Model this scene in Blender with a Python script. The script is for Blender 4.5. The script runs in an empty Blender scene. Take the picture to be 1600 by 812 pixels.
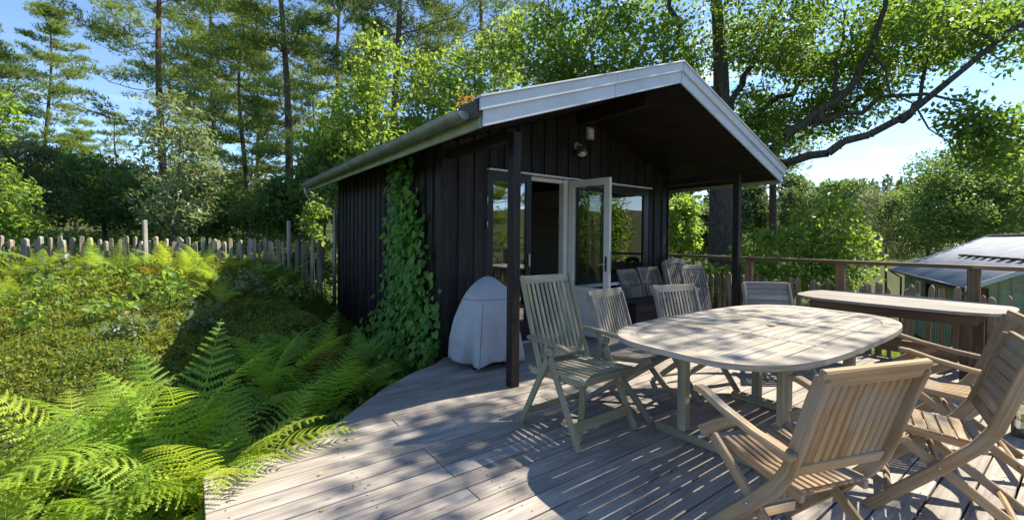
import bpy, math, random
import numpy as np
from mathutils import Vector, Matrix
random.seed(7); rng = np.random.default_rng(11)
R_ = math.radians
scene = bpy.context.scene
COL = scene.collection

# ---------------------------------------------------------------- camera
F, YAW, PITCH, ROLL, CY, HC = 681.8, R_(36.48), R_(.70), R_(-.49), 381.0, 1.34
_f = np.array([math.sin(YAW)*math.cos(PITCH), math.cos(YAW)*math.cos(PITCH), -math.sin(PITCH)])
_r = np.array([math.cos(YAW), -math.sin(YAW), 0.0]); _d = np.cross(_f, _r)
RC = np.array([math.cos(ROLL)*_r+math.sin(ROLL)*_d, -math.sin(ROLL)*_r+math.cos(ROLL)*_d, _f])
CAM = np.array([0, 0, HC])
def ray(x, y): return RC.T @ np.array([(x-800)/F, (y-CY)/F, 1.0])
def at_z(x, y, z=0.0): d = ray(x, y); return CAM+d*((z-HC)/d[2])
def at_x(x, y, X): d = ray(x, y); return CAM+d*(X/d[0])
def at_y(x, y, Y): d = ray(x, y); return CAM+d*(Y/d[1])
def at_d(x, y, depth): return CAM+ray(x, y)*depth
cam = bpy.data.cameras.new('camera'); camo = bpy.data.objects.new('camera', cam); COL.objects.link(camo)
cam.sensor_width = 36; cam.lens = 36*F/1600; cam.shift_y = (CY-406)/1600
cam.clip_start = .05; cam.clip_end = 3000
camo.matrix_world = Matrix(((RC[0][0], -RC[1][0], -RC[2][0], 0), (RC[0][1], -RC[1][1], -RC[2][1], 0), (RC[0][2], -RC[1][2], -RC[2][2], HC), (0, 0, 0, 1)))
scene.camera = camo

# ---------------------------------------------------------------- sky and sun
SUN = Vector((.86, -.145, 1.0)).normalized()
elev = math.asin(SUN.z)
world = bpy.data.worlds.new('World'); scene.world = world; world.use_nodes = True
nt = world.node_tree; nt.nodes.clear()
def nn(t, ty, **kw):
    n = t.nodes.new(ty)
    for k, v in kw.items(): setattr(n, k, v)
    return n
out = nn(nt, 'ShaderNodeOutputWorld'); bg = nn(nt, 'ShaderNodeBackground'); bg.inputs[1].default_value = .125
sky = nn(nt, 'ShaderNodeTexSky', sky_type='NISHITA', sun_disc=False)
sky.sun_elevation = elev; sky.sun_rotation = math.atan2(SUN.x, SUN.y)
sky.air_density = .8; sky.dust_density = 0.0; sky.ozone_density = 3.5; sky.altitude = 50
tc = nn(nt, 'ShaderNodeTexCoord'); mp = nn(nt, 'ShaderNodeMapping'); mp.inputs['Scale'].default_value = (1.4, 1.4, 4.2)
mp.inputs['Rotation'].default_value = (.1, .05, .6)
nz = nn(nt, 'ShaderNodeTexNoise'); nz.inputs['Scale'].default_value = 2.3; nz.inputs['Detail'].default_value = 7; nz.inputs['Roughness'].default_value = .58
nz.inputs['Distortion'].default_value = .6
cr = nn(nt, 'ShaderNodeValToRGB'); cr.color_ramp.elements[0].position = .58; cr.color_ramp.elements[0].color = (0, 0, 0, 1)
cr.color_ramp.elements[1].position = .82; cr.color_ramp.elements[1].color = (.8, .8, .8, 1)
mx = nn(nt, 'ShaderNodeMix', data_type='RGBA'); mx.inputs[7].default_value = (6.6, 6.9, 7.4, 1)
L = nt.links.new
L(tc.outputs['Generated'], mp.inputs[0]); L(mp.outputs[0], nz.inputs['Vector']); L(nz.outputs[0], cr.inputs[0])
L(cr.outputs[0], mx.inputs[0]); L(sky.outputs[0], mx.inputs[6]); L(mx.outputs[2], bg.inputs[0]); L(bg.outputs[0], out.inputs[0])
sl = bpy.data.lights.new('sun', 'SUN'); sl.energy = 5.0; sl.angle = R_(.53); sl.color = (1, .92, .78)
so = bpy.data.objects.new('sun', sl); COL.objects.link(so); so.rotation_euler = SUN.to_track_quat('Z', 'Y').to_euler(); so.location = (8, -2, 12)
vs = scene.view_settings; vs.view_transform = 'Standard'; vs.look = 'None'; vs.exposure = 1.22; vs.gamma = 1; vs.use_curve_mapping = False
scene.cycles.use_denoising = True; scene.cycles.max_bounces = 7; scene.cycles.transparent_max_bounces = 8
scene.cycles.diffuse_bounces = 4; scene.cycles.sample_clamp_indirect = 6

# ---------------------------------------------------------------- materials
MATS = {}
def mat(name):
    m = bpy.data.materials.new(name); m.use_nodes = True; MATS[name] = m
    t = m.node_tree; return m, t, t.nodes['Principled BSDF'], t.links.new
def c4(c): return (c[0], c[1], c[2], 1)
def ramp(t, stops):
    r = nn(t, 'ShaderNodeValToRGB'); e = r.color_ramp.elements
    while len(e) < len(stops): e.new(.5)
    for i, (p, c) in enumerate(stops): e[i].position = p; e[i].color = c4(c)
    return r
def wood(name, dark, mid, light, rough=.75, vary=.35, knots=0.0, stain=None, bump=.35, grain=55, spec=.25):
    """grain runs along the UV's u axis (metres); every object gets its own offset and tone"""
    m, t, b, l = mat(name)
    uv = nn(t, 'ShaderNodeUVMap'); oi = nn(t, 'ShaderNodeObjectInfo')
    mul = nn(t, 'ShaderNodeMath', operation='MULTIPLY'); mul.inputs[1].default_value = 137
    add = nn(t, 'ShaderNodeVectorMath', operation='ADD'); l(oi.outputs['Random'], mul.inputs[0]); l(uv.outputs[0], add.inputs[0]); l(mul.outputs[0], add.inputs[1])
    mpg = nn(t, 'ShaderNodeMapping'); mpg.inputs['Scale'].default_value = (1.6, grain, 1); l(add.outputs[0], mpg.inputs[0])
    n1 = nn(t, 'ShaderNodeTexNoise'); n1.inputs['Scale'].default_value = 1.3; n1.inputs['Detail'].default_value = 6; n1.inputs['Roughness'].default_value = .65; n1.inputs['Distortion'].default_value = .5
    l(mpg.outputs[0], n1.inputs['Vector'])
    rp = ramp(t, [(.28, dark), (.5, mid), (.72, light)]); l(n1.outputs[0], rp.inputs[0])
    mp2 = nn(t, 'ShaderNodeMapping'); mp2.inputs['Scale'].default_value = (2.2, 7, 1); l(add.outputs[0], mp2.inputs[0])
    n2 = nn(t, 'ShaderNodeTexNoise'); n2.inputs['Scale'].default_value = 1.0; n2.inputs['Detail'].default_value = 5; l(mp2.outputs[0], n2.inputs['Vector'])
    mr = nn(t, 'ShaderNodeMapRange'); mr.inputs[1].default_value = .3; mr.inputs[2].default_value = .7; mr.inputs[3].default_value = 1-vary; mr.inputs[4].default_value = 1+vary*.6
    l(n2.outputs[0], mr.inputs[0])
    mr2 = nn(t, 'ShaderNodeMapRange'); mr2.inputs[3].default_value = 1-vary*.7; mr2.inputs[4].default_value = 1+vary*.5; l(oi.outputs['Random'], mr2.inputs[0])
    mm = nn(t, 'ShaderNodeMath', operation='MULTIPLY'); l(mr.outputs[0], mm.inputs[0]); l(mr2.outputs[0], mm.inputs[1])
    hs = nn(t, 'ShaderNodeHueSaturation'); l(rp.outputs[0], hs.inputs['Color']); l(mm.outputs[0], hs.inputs['Value'])
    col = hs.outputs[0]
    if knots:
        mp3 = nn(t, 'ShaderNodeMapping'); mp3.inputs['Scale'].default_value = (2.6, 8.5, 1); l(add.outputs[0], mp3.inputs[0])
        vo = nn(t, 'ShaderNodeTexVoronoi', voronoi_dimensions='2D'); vo.inputs['Scale'].default_value = 1.0; vo.inputs['Randomness'].default_value = 1; l(mp3.outputs[0], vo.inputs['Vector'])
        rk = nn(t, 'ShaderNodeMapRange'); rk.inputs[1].default_value = .02; rk.inputs[2].default_value = .075; rk.inputs[3].default_value = knots; rk.inputs[4].default_value = 0; rk.clamp = True
        l(vo.outputs['Distance'], rk.inputs[0])
        sc_ = nn(t, 'ShaderNodeSeparateColor'); gt = nn(t, 'ShaderNodeMath', operation='GREATER_THAN'); gt.inputs[1].default_value = .55; l(vo.outputs['Color'], sc_.inputs[0]); l(sc_.outputs[0], gt.inputs[0])
        mu = nn(t, 'ShaderNodeMath', operation='MULTIPLY'); l(rk.outputs[0], mu.inputs[0]); l(gt.outputs[0], mu.inputs[1]); rk = mu
        mk = nn(t, 'ShaderNodeMix', data_type='RGBA'); mk.inputs[7].default_value = c4([x*.45 for x in dark]); l(rk.outputs[0], mk.inputs[0]); l(col, mk.inputs[6]); col = mk.outputs[2]
    if stain:
        g = nn(t, 'ShaderNodeNewGeometry'); n3 = nn(t, 'ShaderNodeTexNoise'); n3.inputs['Scale'].default_value = 5; n3.inputs['Detail'].default_value = 5; l(g.outputs['Position'], n3.inputs['Vector'])
        rs = nn(t, 'ShaderNodeMapRange'); rs.inputs[1].default_value = .46; rs.inputs[2].default_value = .68; rs.inputs[4].default_value = .75; rs.clamp = True; l(n3.outputs[0], rs.inputs[0])
        ms = nn(t, 'ShaderNodeMix', data_type='RGBA'); ms.inputs[7].default_value = c4(stain); l(rs.outputs[0], ms.inputs[0]); l(col, ms.inputs[6]); col = ms.outputs[2]
    l(col, b.inputs['Base Color']); b.inputs['Roughness'].default_value = rough; b.inputs['Specular IOR Level'].default_value = spec
    bp = nn(t, 'ShaderNodeBump'); bp.inputs['Strength'].default_value = bump; bp.inputs['Distance'].default_value = .004; l(n1.outputs[0], bp.inputs['Height']); l(bp.outputs[0], b.inputs['Normal'])
    return m
def plain(name, col, rough=.5, metal=0, vary=.15, scale=6, bump=0, spec=.4, obj=True, bdist=.01):
    m, t, b, l = mat(name)
    tcn = nn(t, 'ShaderNodeTexCoord'); n1 = nn(t, 'ShaderNodeTexNoise'); n1.inputs['Scale'].default_value = scale; n1.inputs['Detail'].default_value = 8; n1.inputs['Roughness'].default_value = .6
    l(tcn.outputs['Object'], n1.inputs['Vector'])
    rp = ramp(t, [(.3, [x*(1-vary) for x in col]), (.7, [min(1, x*(1+vary)) for x in col])]); l(n1.outputs[0], rp.inputs[0]); l(rp.outputs[0], b.inputs['Base Color'])
    b.inputs['Roughness'].default_value = rough; b.inputs['Metallic'].default_value = metal; b.inputs['Specular IOR Level'].default_value = spec
    if bump:
        bp = nn(t, 'ShaderNodeBump'); bp.inputs['Strength'].default_value = bump; bp.inputs['Distance'].default_value = bdist; l(n1.outputs[0], bp.inputs['Height']); l(bp.outputs[0], b.inputs['Normal'])
    return m
def leaf(name, c1, c2, tr, fac=.42, rough=.5, odd=None, spec=.35, patch=None):
    m, t, b, l = mat(name)
    g = nn(t, 'ShaderNodeNewGeometry'); st = [(0, c1), (.75, c2)]
    if odd: st = [(0, c1), (.8, c2), (.955, c2), (.97, odd)]
    rp = ramp(t, st); l(g.outputs['Random Per Island'], rp.inputs[0])
    oi = nn(t, 'ShaderNodeObjectInfo'); mr = nn(t, 'ShaderNodeMapRange'); mr.inputs[3].default_value = .78; mr.inputs[4].default_value = 1.22; l(oi.outputs['Random'], mr.inputs[0])
    hv = nn(t, 'ShaderNodeHueSaturation'); l(rp.outputs[0], hv.inputs['Color']); l(mr.outputs[0], hv.inputs['Value']); mh = nn(t, 'ShaderNodeMapRange'); mh.inputs[3].default_value = .515; mh.inputs[4].default_value = .485; l(oi.outputs['Random'], mh.inputs[0]); l(mh.outputs[0], hv.inputs['Hue'])
    cc = hv.outputs[0]
    if patch:
        n1 = nn(t, 'ShaderNodeTexNoise'); n1.inputs['Scale'].default_value = patch[0]; n1.inputs['Detail'].default_value = 4; l(g.outputs['Position'], n1.inputs['Vector'])
        rr = nn(t, 'ShaderNodeMapRange'); rr.clamp = True; rr.inputs[1].default_value = .44; rr.inputs[2].default_value = .60; l(n1.outputs[0], rr.inputs[0])
        mxp = nn(t, 'ShaderNodeMix', data_type='RGBA'); mxp.inputs[7].default_value = c4(patch[1]); l(rr.outputs[0], mxp.inputs[0]); l(cc, mxp.inputs[6]); cc = mxp.outputs[2]
    l(cc, b.inputs['Base Color'])
    b.inputs['Roughness'].default_value = rough; b.inputs['Specular IOR Level'].default_value = spec
    ts = nn(t, 'ShaderNodeBsdfTranslucent')
    hs = nn(t, 'ShaderNodeMix', data_type='RGBA', blend_type='MULTIPLY'); hs.inputs[0].default_value = 1; hs.inputs[7].default_value = c4(tr)
    rp2 = ramp(t, [(0, (.75, .8, .6)), (1, (1, 1, 1))]); l(g.outputs['Random Per Island'], rp2.inputs[0]); l(rp2.outputs[0], hs.inputs[6]); l(hs.outputs[2], ts.inputs[0])
    ms = nn(t, 'ShaderNodeMixShader'); ms.inputs[0].default_value = fac; l(b.outputs[0], ms.inputs[1]); l(ts.outputs[0], ms.inputs[2])
    l(ms.outputs[0], t.nodes['Material Output'].inputs[0]); return m
def bark(name, c1, c2, scale, upper=None, z0=4, z1=9, bump=.8):
    m, t, b, l = mat(name)
    g = nn(t, 'ShaderNodeNewGeometry'); mpb = nn(t, 'ShaderNodeMapping'); mpb.inputs['Scale'].default_value = (1, 1, .14); l(g.outputs['Position'], mpb.inputs[0])
    vo = nn(t, 'ShaderNodeTexVoronoi', feature='DISTANCE_TO_EDGE'); vo.inputs['Scale'].default_value = scale; n1 = nn(t, 'ShaderNodeTexNoise'); n1.inputs['Scale'].default_value = scale*1.7; n1.inputs['Detail'].default_value = 6
    l(mpb.outputs[0], n1.inputs['Vector']); l(mpb.outputs[0], vo.inputs['Vector'])
    ad = nn(t, 'ShaderNodeMath', operation='MULTIPLY_ADD'); ad.inputs[1].default_value = 1.6; l(vo.outputs['Distance'], ad.inputs[0]); l(n1.outputs[0], ad.inputs[2])
    rp = ramp(t, [(.35, c1), (.85, c2)]); l(ad.outputs[0], rp.inputs[0]); col = rp.outputs[0]
    if upper:
        sx = nn(t, 'ShaderNodeSeparateXYZ'); l(g.outputs['Position'], sx.inputs[0]); mr = nn(t, 'ShaderNodeMapRange'); mr.inputs[1].default_value = z0; mr.inputs[2].default_value = z1; mr.clamp = True; l(sx.outputs[2], mr.inputs[0])
        mxx = nn(t, 'ShaderNodeMix', data_type='RGBA'); mxx.inputs[7].default_value = c4(upper); l(mr.outputs[0], mxx.inputs[0]); l(col, mxx.inputs[6]); col = mxx.outputs[2]
    l(col, b.inputs['Base Color']); b.inputs['Roughness'].default_value = .9; b.inputs['Specular IOR Level'].default_value = .15
    bp = nn(t, 'ShaderNodeBump'); bp.inputs['Strength'].default_value = bump; bp.inputs['Distance'].default_value = .03; l(ad.outputs[0], bp.inputs['Height']); l(bp.outputs[0], b.inputs['Normal'])
    return m
wood('deck_wood', (.215, .18, .15), (.345, .302, .26), (.44, .395, .35), rough=.8, vary=.28, knots=.8, bump=.7, grain=46)
wood('teak_grey', (.17, .14, .11), (.30, .26, .215), (.42, .37, .315), vary=.28, stain=(.22, .20, .12))
wood('teak_warm', (.19, .12, .058), (.33, .22, .115), (.45, .325, .19), vary=.28, stain=(.28, .245, .20), rough=.7)
wood('teak_olive', (.19, .162, .10), (.315, .28, .19), (.43, .395, .30), vary=.3, stain=(.26, .24, .12))
wood('rail_wood', (.09, .055, .03), (.17, .11, .062), (.27, .19, .12), rough=.65, vary=.35)
wood('fence_brown', (.18, .14, .10), (.36, .295, .22), (.54, .47, .38), rough=.88, vary=.45)
wood('table_wood', (.25, .205, .155), (.40, .35, .285), (.51, .46, .385), vary=.24, stain=(.31, .265, .19))
wood('silver_wood', (.17, .145, .12), (.27, .24, .21), (.37, .34, .30), vary=.3)
wood('dark_board', (.007, .0048, .0042), (.017, .0115, .0095), (.065, .043, .034), rough=.62, vary=.7, bump=.6, spec=.35)
wood('dark_trim', (.010, .009, .009), (.016, .014, .014), (.028, .025, .025), rough=.5, vary=.3)
wood('brown_stain', (.045, .027, .014), (.09, .056, .030), (.155, .10, .058), rough=.6, vary=.35)
wood('rail_wood_sunlit', (.13, .07, .035), (.22, .125, .065), (.30, .185, .10), rough=.65, vary=.25)  # rail wood with the warm sunlit tone put into its colour
wood('picket_wood', (.13, .09, .055), (.25, .18, .11), (.36, .275, .18), rough=.85, vary=.4, stain=(.30, .27, .22))
wood('picket_grey', (.17, .145, .115), (.33, .29, .235), (.50, .45, .38), rough=.88, vary=.4)
wood('pine_panel', (.44, .35, .24), (.58, .48, .35), (.66, .57, .44), rough=.6, vary=.15)
plain('fascia_paint', (.54, .57, .60), .55, vary=.10, scale=3, bump=.1)
plain('galvanised', (.27, .30, .25), .42, metal=.55, vary=.25, scale=5, bump=.05)
plain('algae_board', (.26, .29, .17), .7, vary=.3, scale=4, bump=.1)
plain('roof_felt', (.06, .065, .06), .9, vary=.4, scale=14, bump=.4)
plain('cream_paint', (.62, .585, .50), .45, vary=.06, scale=4)
plain('white_paint', (.72, .73, .74), .4, vary=.05)
plain('black_paint', (.014, .014, .016), .38, vary=.3)
plain('steel', (.45, .45, .46), .3, metal=.9, vary=.15)
plain('rubber', (.012, .012, .012), .6, vary=.3)
plain('dark_fabric', (.02, .018, .02), .95, vary=.4, scale=30)
plain('shade_fabric', (.62, .60, .55), .9, vary=.06)
plain('lawn_soil', (.07, .085, .03), .95, vary=.5, scale=3, bump=.3)
plain('grey_plastic', (.33, .34, .35), .45, vary=.1)
def cover_mat():
    m, t, b, l = mat('cover_fabric')
    tcn = nn(t, 'ShaderNodeTexCoord'); n1 = nn(t, 'ShaderNodeTexNoise'); n1.inputs['Scale'].default_value = 3; n1.inputs['Detail'].default_value = 6; l(tcn.outputs['Object'], n1.inputs['Vector'])
    rp = ramp(t, [(.3, (.31, .31, .325)), (.7, (.40, .40, .415))]); l(n1.outputs[0], rp.inputs[0]); l(rp.outputs[0], b.inputs['Base Color']); b.inputs['Roughness'].default_value = .55
    b.inputs['Sheen Weight'].default_value = .15
    n2 = nn(t, 'ShaderNodeTexNoise'); n2.inputs['Scale'].default_value = 4.5; n2.inputs['Detail'].default_value = 3; n2.inputs['Distortion'].default_value = 2.2; l(tcn.outputs['Object'], n2.inputs['Vector'])
    bp = nn(t, 'ShaderNodeBump'); bp.inputs['Strength'].default_value = .3; bp.inputs['Distance'].default_value = .05; l(n2.outputs[0], bp.inputs['Height']); l(bp.outputs[0], b.inputs['Normal'])
cover_mat()
def stripe_mat():
    m, t, b, l = mat('striped_fabric')
    tcn = nn(t, 'ShaderNodeTexCoord'); w = nn(t, 'ShaderNodeTexWave'); w.inputs['Scale'].default_value = 7; l(tcn.outputs['Object'], w.inputs['Vector'])
    rp = ramp(t, [(.45, (.03, .03, .035)), (.55, (.22, .2, .17))]); l(w.outputs[0], rp.inputs[0]); l(rp.outputs[0], b.inputs['Base Color']); b.inputs['Roughness'].default_value = .9
stripe_mat()
def glass_mat():
    m, t, b, l = mat('glass'); o = t.nodes['Material Output']; t.nodes.remove(b)
    fr = nn(t, 'ShaderNodeFresnel'); fr.inputs[0].default_value = 1.55; tr = nn(t, 'ShaderNodeBsdfTransparent'); tr.inputs[0].default_value = (.86, .9, .88, 1); gl = nn(t, 'ShaderNodeBsdfGlossy'); gl.inputs['Roughness'].default_value = .005
    mt = nn(t, 'ShaderNodeMath', operation='MULTIPLY_ADD'); mt.inputs[1].default_value = 1.7; mt.inputs[2].default_value = .13; mt.use_clamp = True
    ms = nn(t, 'ShaderNodeMixShader'); l(fr.outputs[0], mt.inputs[0]); l(mt.outputs[0], ms.inputs[0]); l(tr.outputs[0], ms.inputs[1]); l(gl.outputs[0], ms.inputs[2]); l(ms.outputs[0], o.inputs[0])
glass_mat()
def ground_mat():
    m, t, b, l = mat('forest_floor')
    g = nn(t, 'ShaderNodeNewGeometry'); n1 = nn(t, 'ShaderNodeTexNoise'); n1.inputs['Scale'].default_value = 1.7; n1.inputs['Detail'].default_value = 8; l(g.outputs['Position'], n1.inputs['Vector'])
    rp = ramp(t, [(.3, (.035, .045, .012)), (.5, (.055, .07, .018)), (.7, (.09, .08, .035))]); l(n1.outputs[0], rp.inputs[0]); l(rp.outputs[0], b.inputs['Base Color']); b.inputs['Roughness'].default_value = .95
    b.inputs['Specular IOR Level'].default_value = .1
    n2 = nn(t, 'ShaderNodeTexNoise'); n2.inputs['Scale'].default_value = 22; n2.inputs['Detail'].default_value = 6; l(g.outputs['Position'], n2.inputs['Vector'])
    bp = nn(t, 'ShaderNodeBump'); bp.inputs['Strength'].default_value = .9; bp.inputs['Distance'].default_value = .06; l(n2.outputs[0], bp.inputs['Height']); l(bp.outputs[0], b.inputs['Normal'])
ground_mat()
leaf('oak_leaf', (.034, .075, .014), (.105, .18, .034), (.33, .50, .06), .44, odd=(.30, .27, .05))
leaf('dark_oak_leaf', (0.045, 0.091, 0.024), (0.095, 0.161, 0.042), (0.265, 0.416, 0.066), .38)
leaf('young_leaf', (0.087, 0.174, 0.029), (0.149, 0.243, 0.047), (0.459, 0.621, 0.081), .48, odd=(.30, .22, .03))
leaf('rowan_leaf', (0.109, 0.152, 0.080), (0.176, 0.223, 0.121), (0.351, 0.446, 0.135), .4, rough=.42, odd=(.3, .12, .03))
leaf('willow_leaf', (0.102, 0.131, 0.065), (0.176, 0.203, 0.108), (0.297, 0.351, 0.121), .35)
leaf('pine_needle', (0.098, 0.163, 0.046), (0.221, 0.305, 0.072), (0.442, 0.546, 0.091), .34, spec=.25)
leaf('pine_needle_dark', (0.070, 0.119, 0.048), (0.147, 0.217, 0.070), (0.308, 0.406, 0.084), .32, spec=.25)
leaf('juniper_needle', (0.041, 0.068, 0.025), (0.083, 0.122, 0.043), (0.171, 0.243, 0.061), .22)
leaf('far_foliage', (0.059, 0.100, 0.037), (0.132, 0.186, 0.062), (0.248, 0.310, 0.078), .3)
leaf('fern_green', (.12, .23, .022), (.22, .35, .036), (.60, .80, .06), .46)
leaf('fern_yellow', (.19, .28, .03), (.30, .38, .045), (.70, .80, .07), .46)
leaf('bracken_orange', (.26, .12, .02), (.42, .22, .04), (.5, .27, .05), .45)
leaf('bilberry_leaf', (.09, .13, .014), (.22, .245, .032), (.50, .52, .055), .42, odd=(.22, .085, .03), patch=(1.3, (.07, .13, .02)))
leaf('vine_leaf', (0.092, 0.218, 0.032), (0.172, 0.322, 0.057), (0.483, 0.713, 0.092), .42)
leaf('grass_blade', (0.102, 0.174, 0.026), (0.176, 0.243, 0.047), (0.405, 0.513, 0.081), .45)
leaf('straw', (0.406, 0.319, 0.131), (0.567, 0.459, 0.216), (0.540, 0.446, 0.189), .3)
bark('oak_bark', (.035, .029, .023), (.14, .122, .10), 24)
bark('pine_bark', (.045, .03, .022), (.13, .10, .082), 18, upper=(.16, .095, .062), z0=3.5, z1=11)
bark('twig_bark', (.05, .04, .03), (.12, .10, .08), 14, bump=.3)
# ---------------------------------------------------------------- mesh helpers
def V(p): return Vector((float(p[0]), float(p[1]), float(p[2])))
class MB:
    def __init__(s): s.v = []; s.f = []; s.uv = []
    def face(s, idx, uvs): s.f.append(tuple(idx)); s.uv.extend(uvs)
    def sweep(s, pts, side, w, t, w1=None, t1=None):
        """rectangular section swept along pts; width w lies along the side vector, t across it"""
        pts = [V(p) for p in pts]; side = V(side).normalized(); n = len(pts); b = len(s.v); u = 0; us = []
        for i, p in enumerate(pts):
            tg = (pts[min(i+1, n-1)]-pts[max(i-1, 0)]).normalized(); sd = (side-tg*side.dot(tg)).normalized(); nm = tg.cross(sd)
            k = i/(n-1); ww = w if w1 is None else w+(w1-w)*k; tt = t if t1 is None else t+(t1-t)*k
            if 0 < i < n-1:
                a = (pts[i]-pts[i-1]).normalized(); c = (pts[i+1]-pts[i]).normalized(); cs = max(.5, math.cos(a.angle(c, 0)/2)); tt = tt/cs
            if i: u += (pts[i]-pts[i-1]).length
            us.append(u)
            for sx, sn in ((-1, -1), (1, -1), (1, 1), (-1, 1)): s.v.append(p+sd*(sx*ww/2)+nm*(sn*tt/2))
        vv = [0, w, w+t, 2*w+t, 2*w+2*t]
        for i in range(n-1):
            for k in range(4):
                k2 = (k+1) % 4
                s.face((b+4*i+k, b+4*i+k2, b+4*i+4+k2, b+4*i+4+k), ((us[i], vv[k]), (us[i], vv[k+1]), (us[i+1], vv[k+1]), (us[i+1], vv[k])))
        s.face((b+3, b+2, b+1, b), ((0, 0), (.01, w), (.01, 0), (0, 0)))
        e = b+4*(n-1); s.face((e, e+1, e+2, e+3), ((0, 0), (.01, w), (.01, 0), (0, 0)))
        return s
    def beam(s, p0, p1, w, t, side=(1, 0, 0), **k):
        a = V(p1)-V(p0)
        if abs(a.normalized().dot(V(side).normalized())) > .95: side = (0, 0, 1) if abs(a.z) < .7*a.length else (0, 1, 0)
        return s.sweep([p0, p1], side, w, t, **k)
    def box(s, x0, x1, y0, y1, z0, z1):
        """grain along the longest edge"""
        d = (x1-x0, y1-y0, z1-z0); a = d.index(max(d)); c = ((x0+x1)/2, (y0+y1)/2, (z0+z1)/2)
        p = list(c); q = list(c); p[a] -= d[a]/2; q[a] += d[a]/2
        o = [(0, 1, 0), (1, 0, 0), (1, 0, 0)][a]; w = [d[1], d[0], d[0]][a]; t = [d[2], d[2], d[1]][a]
        return s.sweep([p, q], o, w, t)
    def tube(s, pts, rad, n=8, cap=True):
        pts = [V(p) for p in pts]; b = len(s.v); m = len(pts); up = Vector((.31, .2, .93)); u = 0
        for i, p in enumerate(pts):
            tg = (pts[min(i+1, m-1)]-pts[max(i-1, 0)]).normalized()
            a = up-tg*up.dot(tg)
            if a.length < .15: a = Vector((1, 0, 0))-tg*tg.x
            a.normalize(); up = a; c = tg.cross(a); r = rad[i] if hasattr(rad, '__len__') else rad
            for k in range(n):
                th = 2*math.pi*k/n; s.v.append(p+a*(r*math.cos(th))+c*(r*math.sin(th)))
        for i in range(m-1):
            du = (pts[i+1]-pts[i]).length
            for k in range(n):
                k2 = (k+1) % n
                s.face((b+n*i+k, b+n*i+k2, b+n*i+n+k2, b+n*i+n+k), ((u, k/n), (u, (k+1)/n), (u+du, (k+1)/n), (u+du, k/n)))
            u += du
        if cap:
            s.face([b+k for k in range(n)][::-1], [(0, 0)]*n); s.face([b+n*(m-1)+k for k in range(n)], [(0, 0)]*n)
        return s
    def prism(s, poly, off):
        """planar polygon (3D points, counter-clockwise seen from the tip of off) thickened by off"""
        b = len(s.v); n = len(poly); off = V(off); P = [V(p) for p in poly]
        ax = max(range(n), key=lambda i: (P[(i+1) % n]-P[i]).length); du = (P[(ax+1) % n]-P[ax]).normalized(); dv = off.normalized().cross(du)
        s.v += P+[p+off for p in P]; uv = [((p-P[0]).dot(du), (p-P[0]).dot(dv)) for p in P]
        s.face(list(range(b, b+n))[::-1], uv[::-1]); s.face(range(b+n, b+2*n), uv)
        for i in range(n):
            j = (i+1) % n; w = off.length
            s.face((b+i, b+j, b+n+j, b+n+i), (uv[i], uv[j], (uv[j][0], uv[j][1]+w), (uv[i][0], uv[i][1]+w)))
        return s
    def lathe(s, c, prof, n=24, ex=1, ey=1):
        b = len(s.v)
        for r, z in prof:
            for k in range(n): th = 2*math.pi*k/n; s.v.append(Vector((c[0]+ex*r*math.cos(th), c[1]+ey*r*math.sin(th), c[2]+z)))
        for i in range(len(prof)-1):
            for k in range(n):
                k2 = (k+1) % n; s.face((b+n*i+k, b+n*i+k2, b+n*i+n+k2, b+n*i+n+k), [(k/n, i), ((k+1)/n, i), ((k+1)/n, i+1), (k/n, i+1)])
        s.face([b+k for k in range(n)][::-1], [(0, 0)]*n); s.face([b+n*(len(prof)-1)+k for k in range(n)], [(0, 0)]*n)
        return s
    def mesh(s, name, m, smooth=False):
        me = bpy.data.meshes.new(name); me.from_pydata([tuple(v) for v in s.v], [], s.f)
        ul = me.uv_layers.new(name='UVMap'); ul.data.foreach_set('uv', np.array(s.uv, dtype=np.float32).ravel())
        me.materials.append(MATS[m])
        if smooth: me.polygons.foreach_set('use_smooth', [True]*len(me.polygons))
        return me
    def build(s, name, m, parent=None, bevel=0, smooth=False):
        o = bpy.data.objects.new(name, s.mesh(name, m, smooth)); COL.objects.link(o); o.parent = parent
        if bevel:
            md = o.modifiers.new('edge', 'BEVEL'); md.width = bevel; md.segments = 1; md.limit_method = 'ANGLE'
        return o
def place(me, name, parent=None, loc=(0, 0, 0), rot=(0, 0, 0), sc=1, bevel=0):
    o = bpy.data.objects.new(name, me); COL.objects.link(o); o.parent = parent; o.location = loc; o.rotation_euler = rot
    o.scale = (sc, sc, sc) if not hasattr(sc, '__len__') else sc
    if bevel: md = o.modifiers.new('edge', 'BEVEL'); md.width = bevel; md.segments = 1; md.limit_method = 'ANGLE'
    return o
def tag(o, label, cat, group=None, kind=None):
    o['label'] = label; o['category'] = cat
    if group: o['group'] = group
    if kind: o['kind'] = kind
    return o
def thing(name, label, cat, loc=(0, 0, 0), rz=0, group=None, rot=None):
    o = bpy.data.objects.new(name, None); COL.objects.link(o); o.location = loc; o.rotation_euler = rot or (0, 0, rz); o.empty_display_size = .2
    return tag(o, label, cat, group)
def np_mesh(name, verts, faces, m, smooth=False):
    """verts (N,3), faces (M,k) with the same k for all"""
    me = bpy.data.meshes.new(name); nf, k = faces.shape
    me.vertices.add(len(verts)); me.vertices.foreach_set('co', np.ascontiguousarray(verts, dtype=np.float32).ravel())
    me.loops.add(nf*k); me.loops.foreach_set('vertex_index', np.ascontiguousarray(faces, dtype=np.int32).ravel())
    me.polygons.add(nf); me.polygons.foreach_set('loop_start', np.arange(0, nf*k, k, dtype=np.int32))
    if smooth: me.polygons.foreach_set('use_smooth', np.ones(nf, dtype=bool))
    me.materials.append(MATS[m]); me.update(calc_edges=True); return me
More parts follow.
